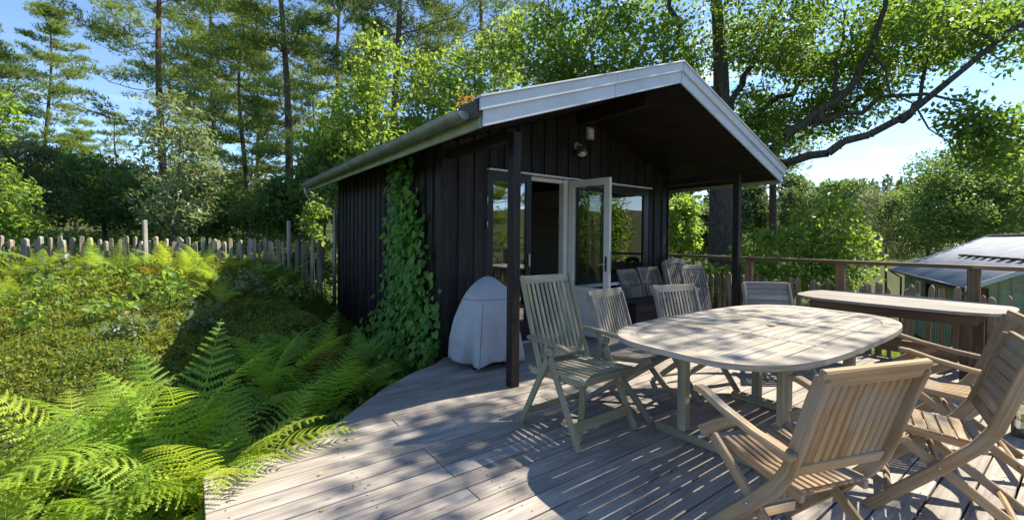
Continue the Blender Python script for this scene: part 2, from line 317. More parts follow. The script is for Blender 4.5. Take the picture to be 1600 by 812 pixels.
def np_obj(name, verts, faces, m, parent=None, smooth=False):
    o = bpy.data.objects.new(name, np_mesh(name, verts, faces, m, smooth)); COL.objects.link(o); o.parent = parent; return o
def unit(a): return a/np.maximum(1e-9, np.linalg.norm(a, axis=-1, keepdims=True))
def leaf_quads(P, size, up=.35, aspect=.55, fold=.25, droop=0.0, dirs=None):
    """one folded rhombic leaf at every point"""
    n = len(P); d = unit(rng.normal(size=(n, 3)) + (0 if dirs is None else dirs*1.2)); d[:, 2] -= droop; d = unit(d)
    nrm = rng.normal(size=(n, 3)); nrm[:, 2] += up*4; s = unit(np.cross(d, unit(nrm))); nn_ = np.cross(s, d)
    sz = (size*rng.uniform(.65, 1.3, n))[:, None]
    v = np.empty((n, 4, 3)); v[:, 0] = P; mid = P+d*sz*.52; v[:, 2] = P+d*sz
    v[:, 1] = mid+s*sz*aspect*.5+nn_*sz*fold*.4; v[:, 3] = mid-s*sz*aspect*.5+nn_*sz*fold*.4
    i = np.arange(n)[:, None]*4
    f = np.concatenate([i+[0, 1, 2], i+[0, 2, 3]], 1).reshape(-1, 3)
    return v.reshape(-1, 3), f
def tufts(P, D, length, k=12, width=.011, cone=.75):
    """needle tufts: k thin triangles fanning round direction D"""
    n = len(P); d = np.repeat(unit(D), k, 0); p = np.repeat(P, k, 0)
    d2 = unit(d+rng.normal(size=d.shape)*cone); s = unit(np.cross(d2, rng.normal(size=d.shape))); ln = (length*rng.uniform(.6, 1.2, len(p)))[:, None]
    v = np.empty((len(p), 3, 3)); v[:, 0] = p+s*width*.5; v[:, 1] = p-s*width*.5; v[:, 2] = p+d2*ln
    return v.reshape(-1, 3), np.arange(len(p)*3).reshape(-1, 3)
def merge(parts):
    vs_, fs, o = [], [], 0
    for v, f in parts: vs_.append(v); fs.append(f+o); o += len(v)
    return np.concatenate(vs_), np.concatenate(fs)
# ---------------------------------------------------------------- terrain
def sm(a, b, x): t = np.clip((np.asarray(x, float)-a)/(b-a), 0, 1); return t*t*(3-2*t)
def terrain(x, y):
    x = np.asarray(x, float); y = np.asarray(y, float); r = np.hypot(x, y)
    df = (9.15-.262*x-y)*.967
    zl = np.interp(df, [-.6, 0, .8, 1.6, 2.4, 3.2, 4.0, 4.8, 6], [.70, .66, .52, .34, .18, .05, -.12, -.28, -.38])+.05*np.clip(-df, 0, 16)
    zl = zl-.80*sm(1.1, 2.1, x)*sm(-3, 0, -np.abs(df)+2.5)
    zr = -.32-.155*np.clip(x-7.2, 0, 14)-.05*np.clip(x-21, 0, 80)
    w = sm(3, 8, x+.15*(y-4)*0)
    z = zl*(1-w)+zr*w
    z = z+.05*np.sin(1.7*x+.6)*np.sin(1.3*y+1.1)*sm(.6, 2.5, np.abs(x-3.2)-2.6)
    far = sm(60, 330, r); hill = 24*sm(70, 330, r)*(1+.18*np.sin(np.arctan2(y, x)*7+.8))
    return z*(1-far)+far*(-4)+hill
def build_ground():
    na, nr = 220, 110
    th = np.linspace(0, 2*np.pi, na, endpoint=False); rr = np.concatenate([[0.0], .5*(1.075**np.arange(nr-1))]); rr = rr*(900/rr[-1])**(np.linspace(0, 1, nr)**3)
    X = np.outer(rr, np.cos(th)); Y = np.outer(rr, np.sin(th)); Z = terrain(X, Y)
    v = np.stack([X, Y, Z], -1).reshape(-1, 3); i, j = np.meshgrid(np.arange(nr-1), np.arange(na), indexing='ij'); j2 = (j+1) % na
    f = np.stack([i*na+j, (i+1)*na+j, (i+1)*na+j2, i*na+j2], -1).reshape(-1, 4)
    o = np_obj('ground', v, f, 'forest_floor', None, True); o['kind'] = 'structure'; o['label'] = 'uneven forest floor and valley ground round the cabin'
build_ground()

# ---------------------------------------------------------------- deck
PITCH_B = .1355
DIAG = [(-1.5, -9), (-1.5, 1.2), (.06, 1.2001), (.06, 3.0), (.66, 3.10), (.94, 3.35), (1.41, 3.80), (1.76, 4.05), (2.15, 4.22), (2.29, 4.385)]
def deck_left(y):
    for (xa, ya), (xb, yb) in zip(DIAG, DIAG[1:]):
        if ya <= y <= yb: return xa+(xb-xa)*(y-ya)/max(1e-6, yb-ya)
    return 2.29
def build_deck():
    m = MB()
    for y in (-1.9, -.6, .7, 2.0): m.box(.12 if y > 1.2 else -1.4, 6.44, y-.025, y+.025, -.19, -.034)
    m.box(2.4, 6.44, 3.3, 3.35, -.19, -.034)
    for x in (.075, 6.455): m.box(x-.014, x+.014, 1.25 if x < 1 else -2, 3.0 if x < 1 else 4.3, -.24, -.031)
    for x in (1.5, 3.0, 4.6, 6.0):
        for y in (-1, 1, 2.6): m.box(x-.05, x+.05, y-.05, y+.05, -.6, -.19)
    d = m.build('deck', 'brown_stain'); d['kind'] = 'structure'; d['label'] = 'weathered pale plank deck in front of the cabin'
    rnd = random.Random(3); k = -33
    y0 = 2.5625-PITCH_B*34
    row = 0
    while y0 < 4.36:
        y1 = y0+PITCH_B-.0095
        if y1 > 4.385: y1 = 4.385
        a0, a1 = deck_left(y0+.001), deck_left(y1-.001); xs = [None]
        joists = [1.2, 1.8, 2.4, 3.0, 3.6, 4.2, 4.8, 5.4]; js = sorted(rnd.sample(joists, rnd.choice((0, 1, 1, 2))))
        js = [j for j in js if j > max(a0, a1)+.5]
        ends = [None]+js+[6.5]
        for i in range(len(ends)-1):
            dz = rnd.uniform(-.0015, .0015); jit = rnd.uniform(-.0015, .0015)
            l0, l1 = (a0, a1) if ends[i] is None else (ends[i]+.002, ends[i]+.002); rr = ends[i+1]-(.002 if ends[i+1] < 6.4 else rnd.uniform(0, .012))
            ya, yb = y0+jit, y1+jit
            MB().prism([(l0, ya, -.028+dz), (rr, ya, -.028+dz), (rr, yb, -.028+dz), (l1, yb, -.028+dz)], (0, 0, .028)).build('plank', 'deck_wood', d, bevel=.003)
        y0 += PITCH_B
build_deck()
def deck_bits():
    P = []; y0 = 2.5625-PITCH_B*34
    while y0 < 4.3:
        for x in np.arange(.15, 6.5, .6):
            for dy in (.03, .096):
                if x > deck_left(y0+dy)+.03: P.append((x+random.uniform(-.008, .008), y0+dy+random.uniform(-.006, .006)))
        y0 += PITCH_B
    P = np.array(P); n = len(P); k = 8; th = np.arange(k)*2*np.pi/k; v = np.zeros((n, k, 3)); v[:, :, 0] = P[:, :1]+.0042*np.cos(th); v[:, :, 1] = P[:, 1:]+.0042*np.sin(th); v[:, :, 2] = .0024
    o = np_obj('screw_heads', v.reshape(-1, 3), np.arange(n*k).reshape(n, k), 'rust', bpy.data.objects['deck']); o['kind'] = 'stuff'
plain('rust', (.06, .045, .035), .7, metal=.4, vary=.4)
deck_bits()

# ---------------------------------------------------------------- cabin
X0, X1, YF, YB, XM = 2.27, 6.53, 4.40, 8.60, 4.40
def soffit(x): return 2.235+.345*(2.60-abs(x-XM))
def build_cabin():
    c = thing('cabin', 'black stained timber garden cabin with pale gable fascia and covered porch', 'cabin', (XM, YF, 0))
    inv = Matrix.Translation((-XM, -YF, 0))
    def par(o, p=c):
        o.parent = p
        if p is c: o.matrix_parent_inverse = inv
        return o
    def sub(o, p): o.parent = p; return o
    B = lambda mb, n, m, **k: par(mb.build(n, m, None, **k))
    # wall shells
    m = MB()
    m.prism([(X0, YF+.03, -.3), (2.86, YF+.03, -.3), (2.86, YF+.03, soffit(2.86)), (X0, YF+.03, soffit(X0))], (0, .09, 0))
    m.prism([(6.02, YF+.03, -.3), (X1, YF+.03, -.3), (X1, YF+.03, soffit(X1)), (6.02, YF+.03, soffit(6.02))], (0, .09, 0))
    m.prism([(2.86, YF+.03, 2.16), (6.02, YF+.03, 2.16), (6.02, YF+.03, soffit(6.02)), (XM, YF+.03, soffit(XM)), (2.86, YF+.03, soffit(2.86))], (0, .09, 0))
    m.box(4.28, 6.02, YF+.03, YF+.12, -.3, .66)
    m.box(2.86, 4.28, YF+.03, YF+.12, -.3, .02)
    fw = B(m, 'front_wall', 'dark_board')
    lw = B(MB().box(X0+.03, X0+.12, YF+.12, YB-.06, -.45, soffit(X0+.03)-.02), 'side_wall', 'dark_board')
    rw = B(MB().box(X1-.12, X1-.03, YF+.12, YB-.06, -.45, soffit(X1-.03)-.02), 'side_wall', 'dark_board')
    bwx0, bwx1, bwz0, bwz1 = 5.0, 5.75, 1.15, 1.75
    m = MB(); y0, y1 = YB-.06, YB
    m.prism([(X0, y1, -.45), (X0, y1, soffit(X0)), (bwx0, y1, soffit(bwx0)) if bwx0 < XM else (XM, y1, soffit(XM)), (bwx0, y1, soffit(bwx0)), (bwx0, y1, -.45)], (0, -.06, 0))
    m.prism([(bwx1, y1, -.45), (bwx1, y1, soffit(bwx1)), (X1, y1, soffit(X1)), (X1, y1, -.45)], (0, -.06, 0))
    m.box(bwx0, bwx1, y0, y1, -.45, bwz0); m.box(bwx0, bwx1, y0, y1, bwz1, soffit(bwx1)-.01)
    bw = B(m, 'back_wall', 'pine_panel')
    w = B(MB().box(bwx0, bwx1, y0-.02, y0+.02, bwz0, bwz0+.05).box(bwx0, bwx1, y0-.02, y0+.02, bwz1-.05, bwz1).box(bwx0, bwx0+.05, y0-.018, y0+.018, bwz0+.05, bwz1-.05).box(bwx1-.05, bwx1, y0-.018, y0+.018, bwz0+.05, bwz1-.05), 'window', 'white_paint')
    sub(MB().box(bwx0+.05, bwx1-.05, y0+.022, y0+.028, bwz0+.05, bwz1-.05).build('pane', 'glass'), w)
    # inner lining
    for xa in (X0+.121, X1-.135): B(MB().box(xa, xa+.014, YF+.13, YB-.07, .03, 2.40), 'lining', 'pine_panel')
    B(MB().box(X0+.14, X1-.14, YF-.0, YB-.07, -.05, .03), 'floor', 'pine_panel')
    # vertical boards
    def spans(xa, xb):
        x = (xa+xb)/2; top = soffit(x)-.004
        if 2.86 < x < 6.02:
            s = [(2.185, top)]
            if x > 4.28: s.append((-.02, .63))
            return s
        return [(-.02, top)]
    rnd = random.Random(5); x = X0; k = 0
    while x < X1-.02:
        for wd, proud in ((.088, 1), (.128, 0)):
            xe = min(x+wd, X1)
            if xe-x > .03:
                for za, zb in spans(x, xe):
                    b = MB().box(x-(.012 if proud else -.003), xe+(.012 if proud else -.003), YF-.018*proud-rnd.uniform(0, .003), YF-.018*proud+.028, za, zb).build('board', 'dark_board', None, bevel=.003)
                    sub(b, fw)
            x = xe
    y = YF+.02; 
    for wall, xs in ((lw, -1), (rw, 1)):
        y = YF-.01
        while y < YB-.03:
            for wd, proud in ((.088, 1), (.128, 0)):
                ye = min(y+wd, YB)
                if ye-y > .03:
                    xb = (X0 if xs < 0 else X1)+xs*(.018*proud+rnd.uniform(0, .003)); xa = xb-xs*.03
                    b = MB().box(min(xa, xb), max(xa, xb), y-(.012 if proud else -.003), ye+(.012 if proud else -.003), -.42, soffit(xb)-.006).build('board', 'dark_board', None, bevel=.003); sub(b, wall)
                y = ye
    # porch posts and purlins
    for px in (2.36, 6.41): B(MB().box(px-.044, px+.044, 3.122, 3.21, .001, 2.30), 'post', 'dark_board', bevel=.004)
    for px in (2.36, 6.41): B(MB().box(px-.045, px+.045, 3.213, YF-.02, 2.232, 2.33), 'purlin', 'dark_board', bevel=.003)
    B(MB().box(XM-.05, XM+.05, 3.25, YF-.02, 2.93, 3.11), 'ridge_beam', 'dark_board', bevel=.003)
    # roof
    YR0, YR1, XE = 2.83, 8.95, 2.60
    for s in (-1, 1):
        e = XM+s*XE; zz = soffit(e)+.003; zr = soffit(XM)+.003
        q = [(e, YR0, zz), (e, YR1, zz), (XM, YR1, zr), (XM, YR0, zr)]
        if s > 0: q = q[::-1]
        rf = B(MB().prism(q, (0, 0, .035)), 'soffit', 'dark_board')
        e2 = XM+s*(XE+.06); z2 = soffit(e2)+.04
        q = [(e2, YR0-.01, z2), (e2, YR1+.02, z2), (XM, YR1+.02, zr+.037), (XM, YR0-.01, zr+.037)]
        if s > 0: q = q[::-1]
        r = B(MB().prism(q, (0, 0, .13)), 'roof', 'roof_felt')
        # rake fascia, lower board and proud upper board, plus metal edge strip
        def rake(xa, xb, dz0, dz1, y, th, nm, mt, extra=0):
            za, zb = soffit(xa), soffit(xb); p = [(xa, y, za+dz0), (xb, y, zb+dz0), (xb, y, zb+dz1), (xa, y, za+dz1)]
            if xb < xa: p = p[::-1]
            o = MB().prism(p[::-1], (0, th, 0)).build(nm, mt, None, bevel=.003); sub(o, r)
        cuts = [XM-.001, 3.30, XM-XE-.005] if s < 0 else [XM+.001, XM+XE+.005]
        for a, b_ in zip(cuts, cuts[1:]):
            g = .004*(1 if b_ > a else -1)
            rake(a+g, b_, -.045, .085, 2.805, .022, 'fascia_board', 'fascia_paint')
            rake(a+g, b_-(.04 if b_ == cuts[-1] and s < 0 else -.04 if b_ == cuts[-1] else 0), .08, .176, 2.782, .022, 'fascia_board', 'fascia_paint')
        rake(cuts[0], cuts[-1]+s*.05, .1765, .192, 2.765, .12, 'edge_strip', 'fascia_paint')
        o = B(MB().box(min(e, e+s*.024), max(e, e+s*.024), YR0+.002, YR1, zz-.055, zz+.10), 'eave_board', 'algae_board', bevel=.003)
        # gutter with brackets and downpipe
        gx, gz, r_ = e+s*.095, zz+.075, .066
        g = MB(); n = 12; ys = [YR0+.10, 8.70]
        for yy in ys:
            for rr in (r_, r_-.004):
                for kk in range(n+1): th = math.pi+math.pi*kk/n; g.v.append(Vector((gx+rr*math.cos(th), yy, gz+rr*math.sin(th)-(yy-3)*.004)))
        N = n+1
        for kk in range(n):
            g.face((kk, kk+1, 2*N+kk+1, 2*N+kk), [(0, 0)]*4); g.face((N+kk+1, N+kk, 3*N+kk, 3*N+kk+1), [(0, 0)]*4)
        for a, b_ in ((0, N), (N+n, n)): g.face((a, b_, 2*N+b_, 2*N+a), [(0, 0)]*4)
        for base in (0, 2*N): g.face([base+kk for kk in range(N)]+[base+N+kk for kk in range(N)][::-1], [(0, 0)]*(2*N))
        # end caps
        for base in (0, 2*N): g.face([base+kk for kk in range(N)], [(0, 0)]*N)
        gt = B(g, 'gutter', 'galvanised', smooth=False)
        bead = MB().tube([(gx-s*-1*0+s*r_, ys[0], gz-(ys[0]-3)*.004), (gx+s*r_, ys[1], gz-(ys[1]-3)*.004)], .008, 8).build('rim', 'galvanised', None, smooth=True); sub(bead, gt)
        for kk in range(9):
            yy = YR0+.22+kk*.70; pts = [(gx+(r_+.003)*math.cos(t), yy, gz-(yy-3)*.004+(r_+.003)*math.sin(t)) for t in np.linspace(math.pi*.98, 2.02*math.pi, 10)]
            br = MB().sweep(pts, (0, 1, 0), .022, .004).build('bracket', 'galvanised', None); sub(br, gt)
        wx = (X0-.07) if s < 0 else (X1+.07)
        B(MB().tube([(gx, 8.62, gz-.03), (gx, 8.62, gz-.17), (gx-s*.03, 8.62, gz-.24), (wx+s*.05, 8.60, gz-.40), (wx, 8.60, gz-.50), (wx, 8.60, .9), (wx, 8.60, -.12)], .034, 12, cap=True), 'downpipe', 'galvanised', smooth=True)
    B(MB().tube([(XM, YR0, soffit(XM)+.17), (XM, YR1, soffit(XM)+.17)], .05, 8), 'ridge_cap', 'roof_felt')
    # drip cap above the glazing
    B(MB().box(2.865, 6.03, YF-.062, YF+.03, 2.160, 2.178), 'drip_cap', 'white_paint', bevel=.002)
    # dark fixed leaf
    y0, y1 = YF-.005, YF+.05
    w = B(MB().box(2.875, 2.965, y0, y1, .03, 2.15).box(3.475, 3.56, y0, y1, .03, 2.15).box(2.965, 3.475, y0+.001, y1, 2.05, 2.149).box(2.965, 3.475, y0+.001, y1, .03, .28), 'fixed_door_leaf', 'black_paint', bevel=.003)
    def kid(o, p=None): sub(o, p or w)
    kid(MB().box(2.965, 3.475, y0+.02, y0+.03, .28, 2.05).build('pane', 'glass'))
    for hz in (1.75, 1.45, .72): kid(MB().tube([(2.872, y0-.012, hz), (2.872, y0-.012, hz+.13)], .009, 8).build('hinge', 'steel', None, smooth=True))
    kid(MB().box(3.505, 3.53, y0-.03, y0-.004, .98, 1.15).build('handle', 'steel', None, bevel=.006))
    # cream jamb and head of the opening
    fr = B(MB().box(4.125, 4.245, YF-.01, YF+.09, .03, 2.15).box(3.56, 4.125, YF+.02, YF+.09, 2.10, 2.15).box(3.56, 4.125, YF-.03, YF+.1, .02, .05), 'door_frame', 'cream_paint', bevel=.003)
    # open leaf: hinged on the jamb and standing out into the porch
    hx, hy, th = 4.215, YF-.03, R_(-80); dirx, diry = math.cos(th), math.sin(th)
    lf = MB(); W, T, z0, z1 = .64, .052, .055, 2.135
    def lp(u, z, o=0): return (hx+dirx*u-diry*o, hy+diry*u+dirx*o, z)
    nrm = (-diry, dirx, 0)
    for ua, ub, za, zb in ((0, .085, z0, z1), (W-.085, W, z0, z1)): lf.beam(lp((ua+ub)/2, za), lp((ua+ub)/2, zb), ub-ua, T, side=(dirx, diry, 0))
    for za, zb in ((z1-.09, z1-.001), (.62, .70), (z0+.001, .16)): lf.beam(lp(.085, (za+zb)/2), lp(W-.085, (za+zb)/2), T-.002, zb-za, side=nrm)
    dl = B(lf, 'door', 'cream_paint', bevel=.003)
    kid(MB().beam(lp(.08, .39), lp(W-.08, .39), .022, .47, side=nrm).build('panel', 'cream_paint'), dl)
    kid(MB().beam(lp(.08, 1.372), lp(W-.08, 1.372), .008, 1.35, side=nrm).build('pane', 'glass'), dl)
    for s2 in (-1, 1):
        kid(MB().tube([lp(W-.045, 1.02, s2*.02), lp(W-.045, 1.02, s2*.075), lp(W-.165, 1.02, s2*.08)], .009, 8).build('handle', 'steel', None, smooth=True), dl)
        kid(MB().beam(lp(W-.045, .93, s2*.028), lp(W-.045, 1.12, s2*.028), .03, .004, side=(dirx, diry, 0)).build('handle_plate', 'black_paint', None), dl)
    kid(MB().beam(lp(W+.002, .9), lp(W+.002, 1.2), .02, .003, side=nrm).build('lock_plate', 'steel', None), dl)
    # window
    w = B(MB().box(4.29, 4.42, YF-.005, YF+.06, .70, 2.15).box(5.89, 6.01, YF-.005, YF+.06, .70, 2.15).box(4.42, 5.89, YF-.004, YF+.06, 2.04, 2.149).box(4.42, 5.89, YF-.004, YF+.06, .70, .79), 'window', 'black_paint', bevel=.003)
    kid(MB().box(4.42, 5.89, YF+.02, YF+.03, .79, 2.04).build('pane', 'glass'), w)
    kid(MB().box(4.27, 6.04, YF-.075, YF+.02, .655, .695).build('sill', 'white_paint', None, bevel=.004), w)
    # vent above the lamp
    v = at_y(921, 209, YF-.03)
    vt = B(MB().box(v[0]-.07, v[0]+.07, YF-.065, YF-.018, v[2]-.085, v[2]+.085), 'vent', 'grey_plastic', bevel=.008)
    kid(MB().box(v[0]-.045, v[0]+.045, YF-.072, YF-.064, v[2]-.06, v[2]+.06).build('grille', 'white_paint', None, bevel=.003), vt)
    return c
build_cabin()
def wall_lamp():
    p = at_y(909, 235, YF-.12); t = thing('wall_lamp', 'small round grey wall lamp above the cabin door', 'lamp', (p[0], YF-.02, p[2]))
    MB().tube([(0, .0, .07), (0, -.02, .07)], .055, 16).build('wall_plate', 'grey_plastic', t, smooth=False)
    MB().tube([(0, -.02, .07), (0, -.07, .075), (-.0, -.10, .03)], .018, 10).build('arm', 'grey_plastic', t, smooth=True)
    MB().lathe((0, -.10, -.06), [(.02, .11), (.05, .105), (.062, .085), (.075, .03), (.085, .0), (.08, .002)], 20).build('shade', 'steel', t, smooth=True)
    MB().lathe((0, -.10, -.085), [(.02, 0), (.05, .01), (.06, .03), (.05, .06)], 16).build('bulb', 'shade_fabric', t, smooth=True)
wall_lamp()
# ---------------------------------------------------------------- inside the cabin
def interior():
    p = at_y(856, 410, 6.6); t = thing('sofa', 'dark upholstered sofa inside the cabin behind the open door', 'sofa', (4.75, 6.7, .03))
    MB().box(-.85, .85, -.38, .38, .08, .42).build('seat', 'dark_fabric', t, bevel=.03); MB().box(-.85, .85, .38, .55, .08, .85).build('backrest', 'dark_fabric', t, bevel=.04)
    for s in (-1, 1): MB().box(s*.93-.08, s*.93+.08, -.38, .55, .08, .6).build('armrest', 'dark_fabric', t, bevel=.03)
    for sx in (-.8, .8):
        for sy in (-.3, .45): MB().box(sx-.03, sx+.03, sy-.03, sy+.03, 0, .08).build('leg', 'black_paint', t)
    m = MB(); n = 14
    me_v = []
    for i in range(n+1):
        for j in range(n+1):
            u, v = i/n*2-1, j/n*2-1; r = (1-abs(u)**4)*(1-abs(v)**4); me_v.append((u*.24*(1-.08*v*v), v*.24*(1-.08*u*u), .09*r**.5))
    f = []
    for i in range(n):
        for j in range(n): a = i*(n+1)+j; f.append((a, a+n+1, a+n+2, a+1))
    vv = np.array(me_v); bk = vv.copy(); bk[:, 2] *= -1; f = np.array(f)
    o = np_obj('cushion', np.concatenate([vv, bk]), np.concatenate([f, f[:, ::-1]+len(vv)]), 'striped_fabric', None, True)
    o.location = (4.05, 6.43, .67); o.rotation_euler = (R_(68), 0, R_(20)); tag(o, 'black and beige striped cushion on the sofa inside the cabin', 'cushion')
    t = thing('floor_lamp', 'floor lamp with pale conical shade inside the cabin', 'lamp', (5.25, 7.75, .03))
    MB().lathe((0, 0, 0), [(.14, 0), (.14, .02), (.03, .03)], 20).build('base', 'black_paint', t, smooth=False); MB().tube([(0, 0, .02), (0, 0, 1.15)], .012, 8).build('pole', 'black_paint', t)
    MB().lathe((0, 0, 1.0), [(.2, 0), (.1, .26)], 24).build('lamp_shade', 'shade_fabric', t, smooth=True)
    pp = (4.72, YB-.075, 1.95); t = thing('picture', 'dark framed picture on the back wall inside the cabin', 'picture', pp)
    MB().box(-.3, .3, -.02, .01, -.12, .12).build('frame', 'black_paint', t, bevel=.004); MB().box(-.26, .26, -.024, -.0201, -.09, .09).build('canvas', 'dark_fabric', t)
interior()

# ---------------------------------------------------------------- furniture
def yz(x, pts): return [(x, y, z) for y, z in pts]
UP = [(.26, 0), (.13, .14), (0, .275), (-.12, .41), (-.175, .50), (-.215, .62), (-.255, .75), (-.30, .88)]
def folding_chair(label, loc, fwd, m, arms=False, cross=False, group=None, arch=False, rot=None, W=.46, name='folding_chair', bs=.022):
    """y is forward; X-folding garden chair with curved uprights"""
    t = thing(name, label, 'chair', (loc[0], loc[1], .002 if len(loc) < 3 else loc[2]), math.atan2(-fwd[0], fwd[1]), group, rot); h = W/2
    for s in (-1, 1):
        MB().sweep(yz(s*h, UP), (1, 0, 0), .026, .052).build('upright', m, t, bevel=.005)
        MB().sweep(yz(s*(h-.034), [(.235, .455), (-.36, .0)]), (1, 0, 0), .026, .045).build('leg', m, t, bevel=.005)
    up = UP[4:]
    hw = h-.015
    if cross:
        pts = [Vector((0, y, z)) for y, z in up]; L_ = [0]
        for a, b in zip(pts, pts[1:]): L_.append(L_[-1]+(b-a).length)
        n = 7
        for i in range(n):
            d = L_[-1]*(i+.35)/n; k = max(j for j in range(len(L_)-1) if L_[j] <= d); q = pts[k].lerp(pts[k+1], (d-L_[k])/(L_[k+1]-L_[k])); tg = (pts[k+1]-pts[k]).normalized()
            a = Vector((-hw, q.y, q.z)); b = Vector((hw, q.y, q.z)); MB().beam(a, b, .053, .014, side=tg).build('back_slat', m, t, bevel=.003)
        MB().beam((-h, -.300, .868), (h, -.300, .868), .05, .024, side=(0, -.3, .95)).build('top_rail', m, t, bevel=.005)
    else:
        n = 11
        for i in range(n):
            x = -hw+.028+(2*hw-.056)*i/(n-1); MB().sweep(yz(x, [(y+.004, z) for y, z in up]), (1, 0, 0), bs, .012).build('back_slat', m, t, bevel=.003)
        if arch:
            pts = [(x, -.305, .905+.045*math.cos(x/h*1.45)) for x in np.linspace(-h-.01, h+.01, 9)]; MB().sweep(pts, (0, 1, 0), .026, .085).build('top_rail', m, t, bevel=.005)
        else: MB().beam((-h-.02, -.302, .878), (h+.02, -.302, .878), .068, .028, side=(0, -.3, .95)).build('top_rail', m, t, bevel=.006)
        MB().beam((-hw, -.172, .50), (hw, -.172, .50), .05, .026, side=(0, -.4, .9)).build('back_rail', m, t, bevel=.005)
    # seat
    sf, sr = (.235, .445), (-.17, .405); hs = h-.068
    for s in (-1, 1): MB().sweep(yz(s*(hs-.012), [(sr[0], sr[1]-.022), (.03, .405), (sf[0], sf[1]-.022)]), (1, 0, 0), .022, .038).build('seat_rail', m, t, bevel=.004)
    if cross:
        n = 8
        for i in range(n):
            k = (i+.5)/n; y = sr[0]+(sf[0]-sr[0])*k; z = sr[1]+(sf[1]-sr[1])*k+.006-.012*math.sin(math.pi*k); MB().beam((-hs, y, z), (hs, y, z), .044, .014, side=(0, 1, .1)).build('seat_slat', m, t, bevel=.003)
    else:
        n = 10
        for i in range(n):
            x = -hs+.02+(2*hs-.04)*i/(n-1); MB().sweep(yz(x, [(sr[0], sr[1]+.004), (.03, .408), (sf[0]-.02, sf[1]+.002)]), (1, 0, 0), .026, .014).build('seat_slat', m, t, bevel=.003)
        MB().beam((-hs, sf[0], sf[1]-.01), (hs, sf[0], sf[1]-.01), .045, .03, side=(0, 1, .1)).build('front_rail', m, t, bevel=.008)
    for y, z, nm in ((.175, .09, 'stretcher'), (-.27, .07, 'stretcher'), (.0, .285, 'stretcher')): MB().beam((-h+.01, y, z), (h-.01, y, z), .034, .018, side=(0, .6, .7)).build(nm, m, t, bevel=.003)
    for s in (-1, 1): MB().tube([(s*(h-.06), 0, .285), (s*(h+.018), 0, .285)], .007, 8).build('bolt', 'steel', t, smooth=True)
    if arms:
        for s in (-1, 1):
            xa = s*(h+.034)
            MB().sweep([(xa, -.225, .575), (xa+s*.006, -.06, .60), (xa+s*.006, .10, .635), (xa, .21, .668), (xa, .26, .672)], (1, 0, 0), .042, .028, w1=.055).build('armrest', m, t, bevel=.007)
            MB().sweep([(xa-s*.012, .245, .475), (xa-s*.012, .13, .555), (xa-s*.01, .03, .612)], (1, 0, 0), .024, .05, t1=.04).build('arm_strut', m, t, bevel=.005)
            MB().tube([(xa-s*.03, .225, .46), (xa+s*.022, .225, .46)], .008, 8).build('bolt', 'steel', t, smooth=True)
    return t
def recliner(label, loc, fwd, m):
    t = thing('reclining_chair', label, 'chair', (*loc, .002), math.atan2(-fwd[0], fwd[1])); h = .255
    for s in (-1, 1):
        xl = s*(h+.028)
        MB().sweep(yz(xl, [(.31, 0), (.0, .60)]), (1, 0, 0), .026, .045).build('leg', m, t, bevel=.005)
        MB().sweep(yz(xl-s*.028*0, [(-.27, 0), (.055, .60)]), (1, 0, 0), .026, .045).build('leg', m, t, bevel=.005)
        MB().sweep([(xl, -.19, .642), (xl+s*.004, -.02, .640), (xl, .15, .628), (xl, .22, .612)], (1, 0, 0), .05, .026, w1=.046).build('armrest', m, t, bevel=.008)
        MB().sweep(yz(s*(h-.012), [(-.08, .36), (-.155, .55), (-.25, .83), (-.325, 1.065)]), (1, 0, 0), .028, .046).build('back_post', m, t, bevel=.012)
        MB().sweep(yz(s*(h-.0), [(-.19, .405), (.30, .425)]), (1, 0, 0), .024, .05).build('seat_rail', m, t, bevel=.005)
        for y, z in ((.03, .56), (.17, .40)): MB().tube([(xl-.018, y, z), (xl+.018, y, z)], .008, 8).build('bolt', 'steel', t, smooth=True)
        xs = s*(h-.06); MB().sweep(yz(xs*.86, [(.235, .41), (.20, 0)]), (1, 0, 0), .026, .042).build('inner_leg', m, t, bevel=.005) if s > 0 else None
    for y, z, w in ((-.32, 1.03, .062), (-.135, .50, .05)): MB().beam((-h+.03, y, z), (h-.03, y, z), w, .024, side=(0, -.3, .95)).build('back_rail', m, t, bevel=.005)
    n = 10
    for i in range(n):
        x = -h+.058+(2*h-.116)*i/(n-1); MB().sweep(yz(x, [(-.137, .51), (-.24, .80), (-.312, 1.01)]), (1, 0, 0), .027, .013).build('back_slat', m, t, bevel=.003)
    n = 9
    for i in range(n):
        x = -h+.035+(2*h-.07)*i/(n-1); MB().sweep(yz(x, [(-.18, .425), (.29, .446)]), (1, 0, 0), .033, .014).build('seat_slat', m, t, bevel=.003)
    MB().beam((-h-.012, .305, .432), (h+.012, .305, .432), .05, .042, side=(0, 1, 0)).build('front_rail', m, t, bevel=.012)
    MB().beam((-h-.016, -.19, .42), (h+.016, -.19, .42), .03, .04, side=(0, 1, 0)).build('rear_rail', m, t, bevel=.005)
    MB().beam((-h-.016, .245, .125), (h+.016, .245, .125), .02, .07, side=(0, 1, 0)).build('stretcher', m, t, bevel=.004)
    MB().beam((-h-.016, -.215, .10), (h+.016, -.215, .10), .02, .045, side=(0, 1, 0)).build('stretcher', m, t, bevel=.004)
    return t
recliner('high backed reclining teak chair with greenish armrests by the porch post', (2.235, 2.24), (.02, -1), 'teak_olive')
folding_chair('grey slatted folding chair without armrests beside the reclining chair', (2.90, 2.22), (.14, -.99), 'teak_grey')
folding_chair('grey slatted folding chair tucked under the long side near the storage bench', (3.64, 2.13), (-.27, -.96), 'teak_grey')
folding_chair('grey chair with horizontal back slats at the table end facing the railing corner', (4.80, 1.93), (-.66, -.75), 'silver_wood', cross=True)
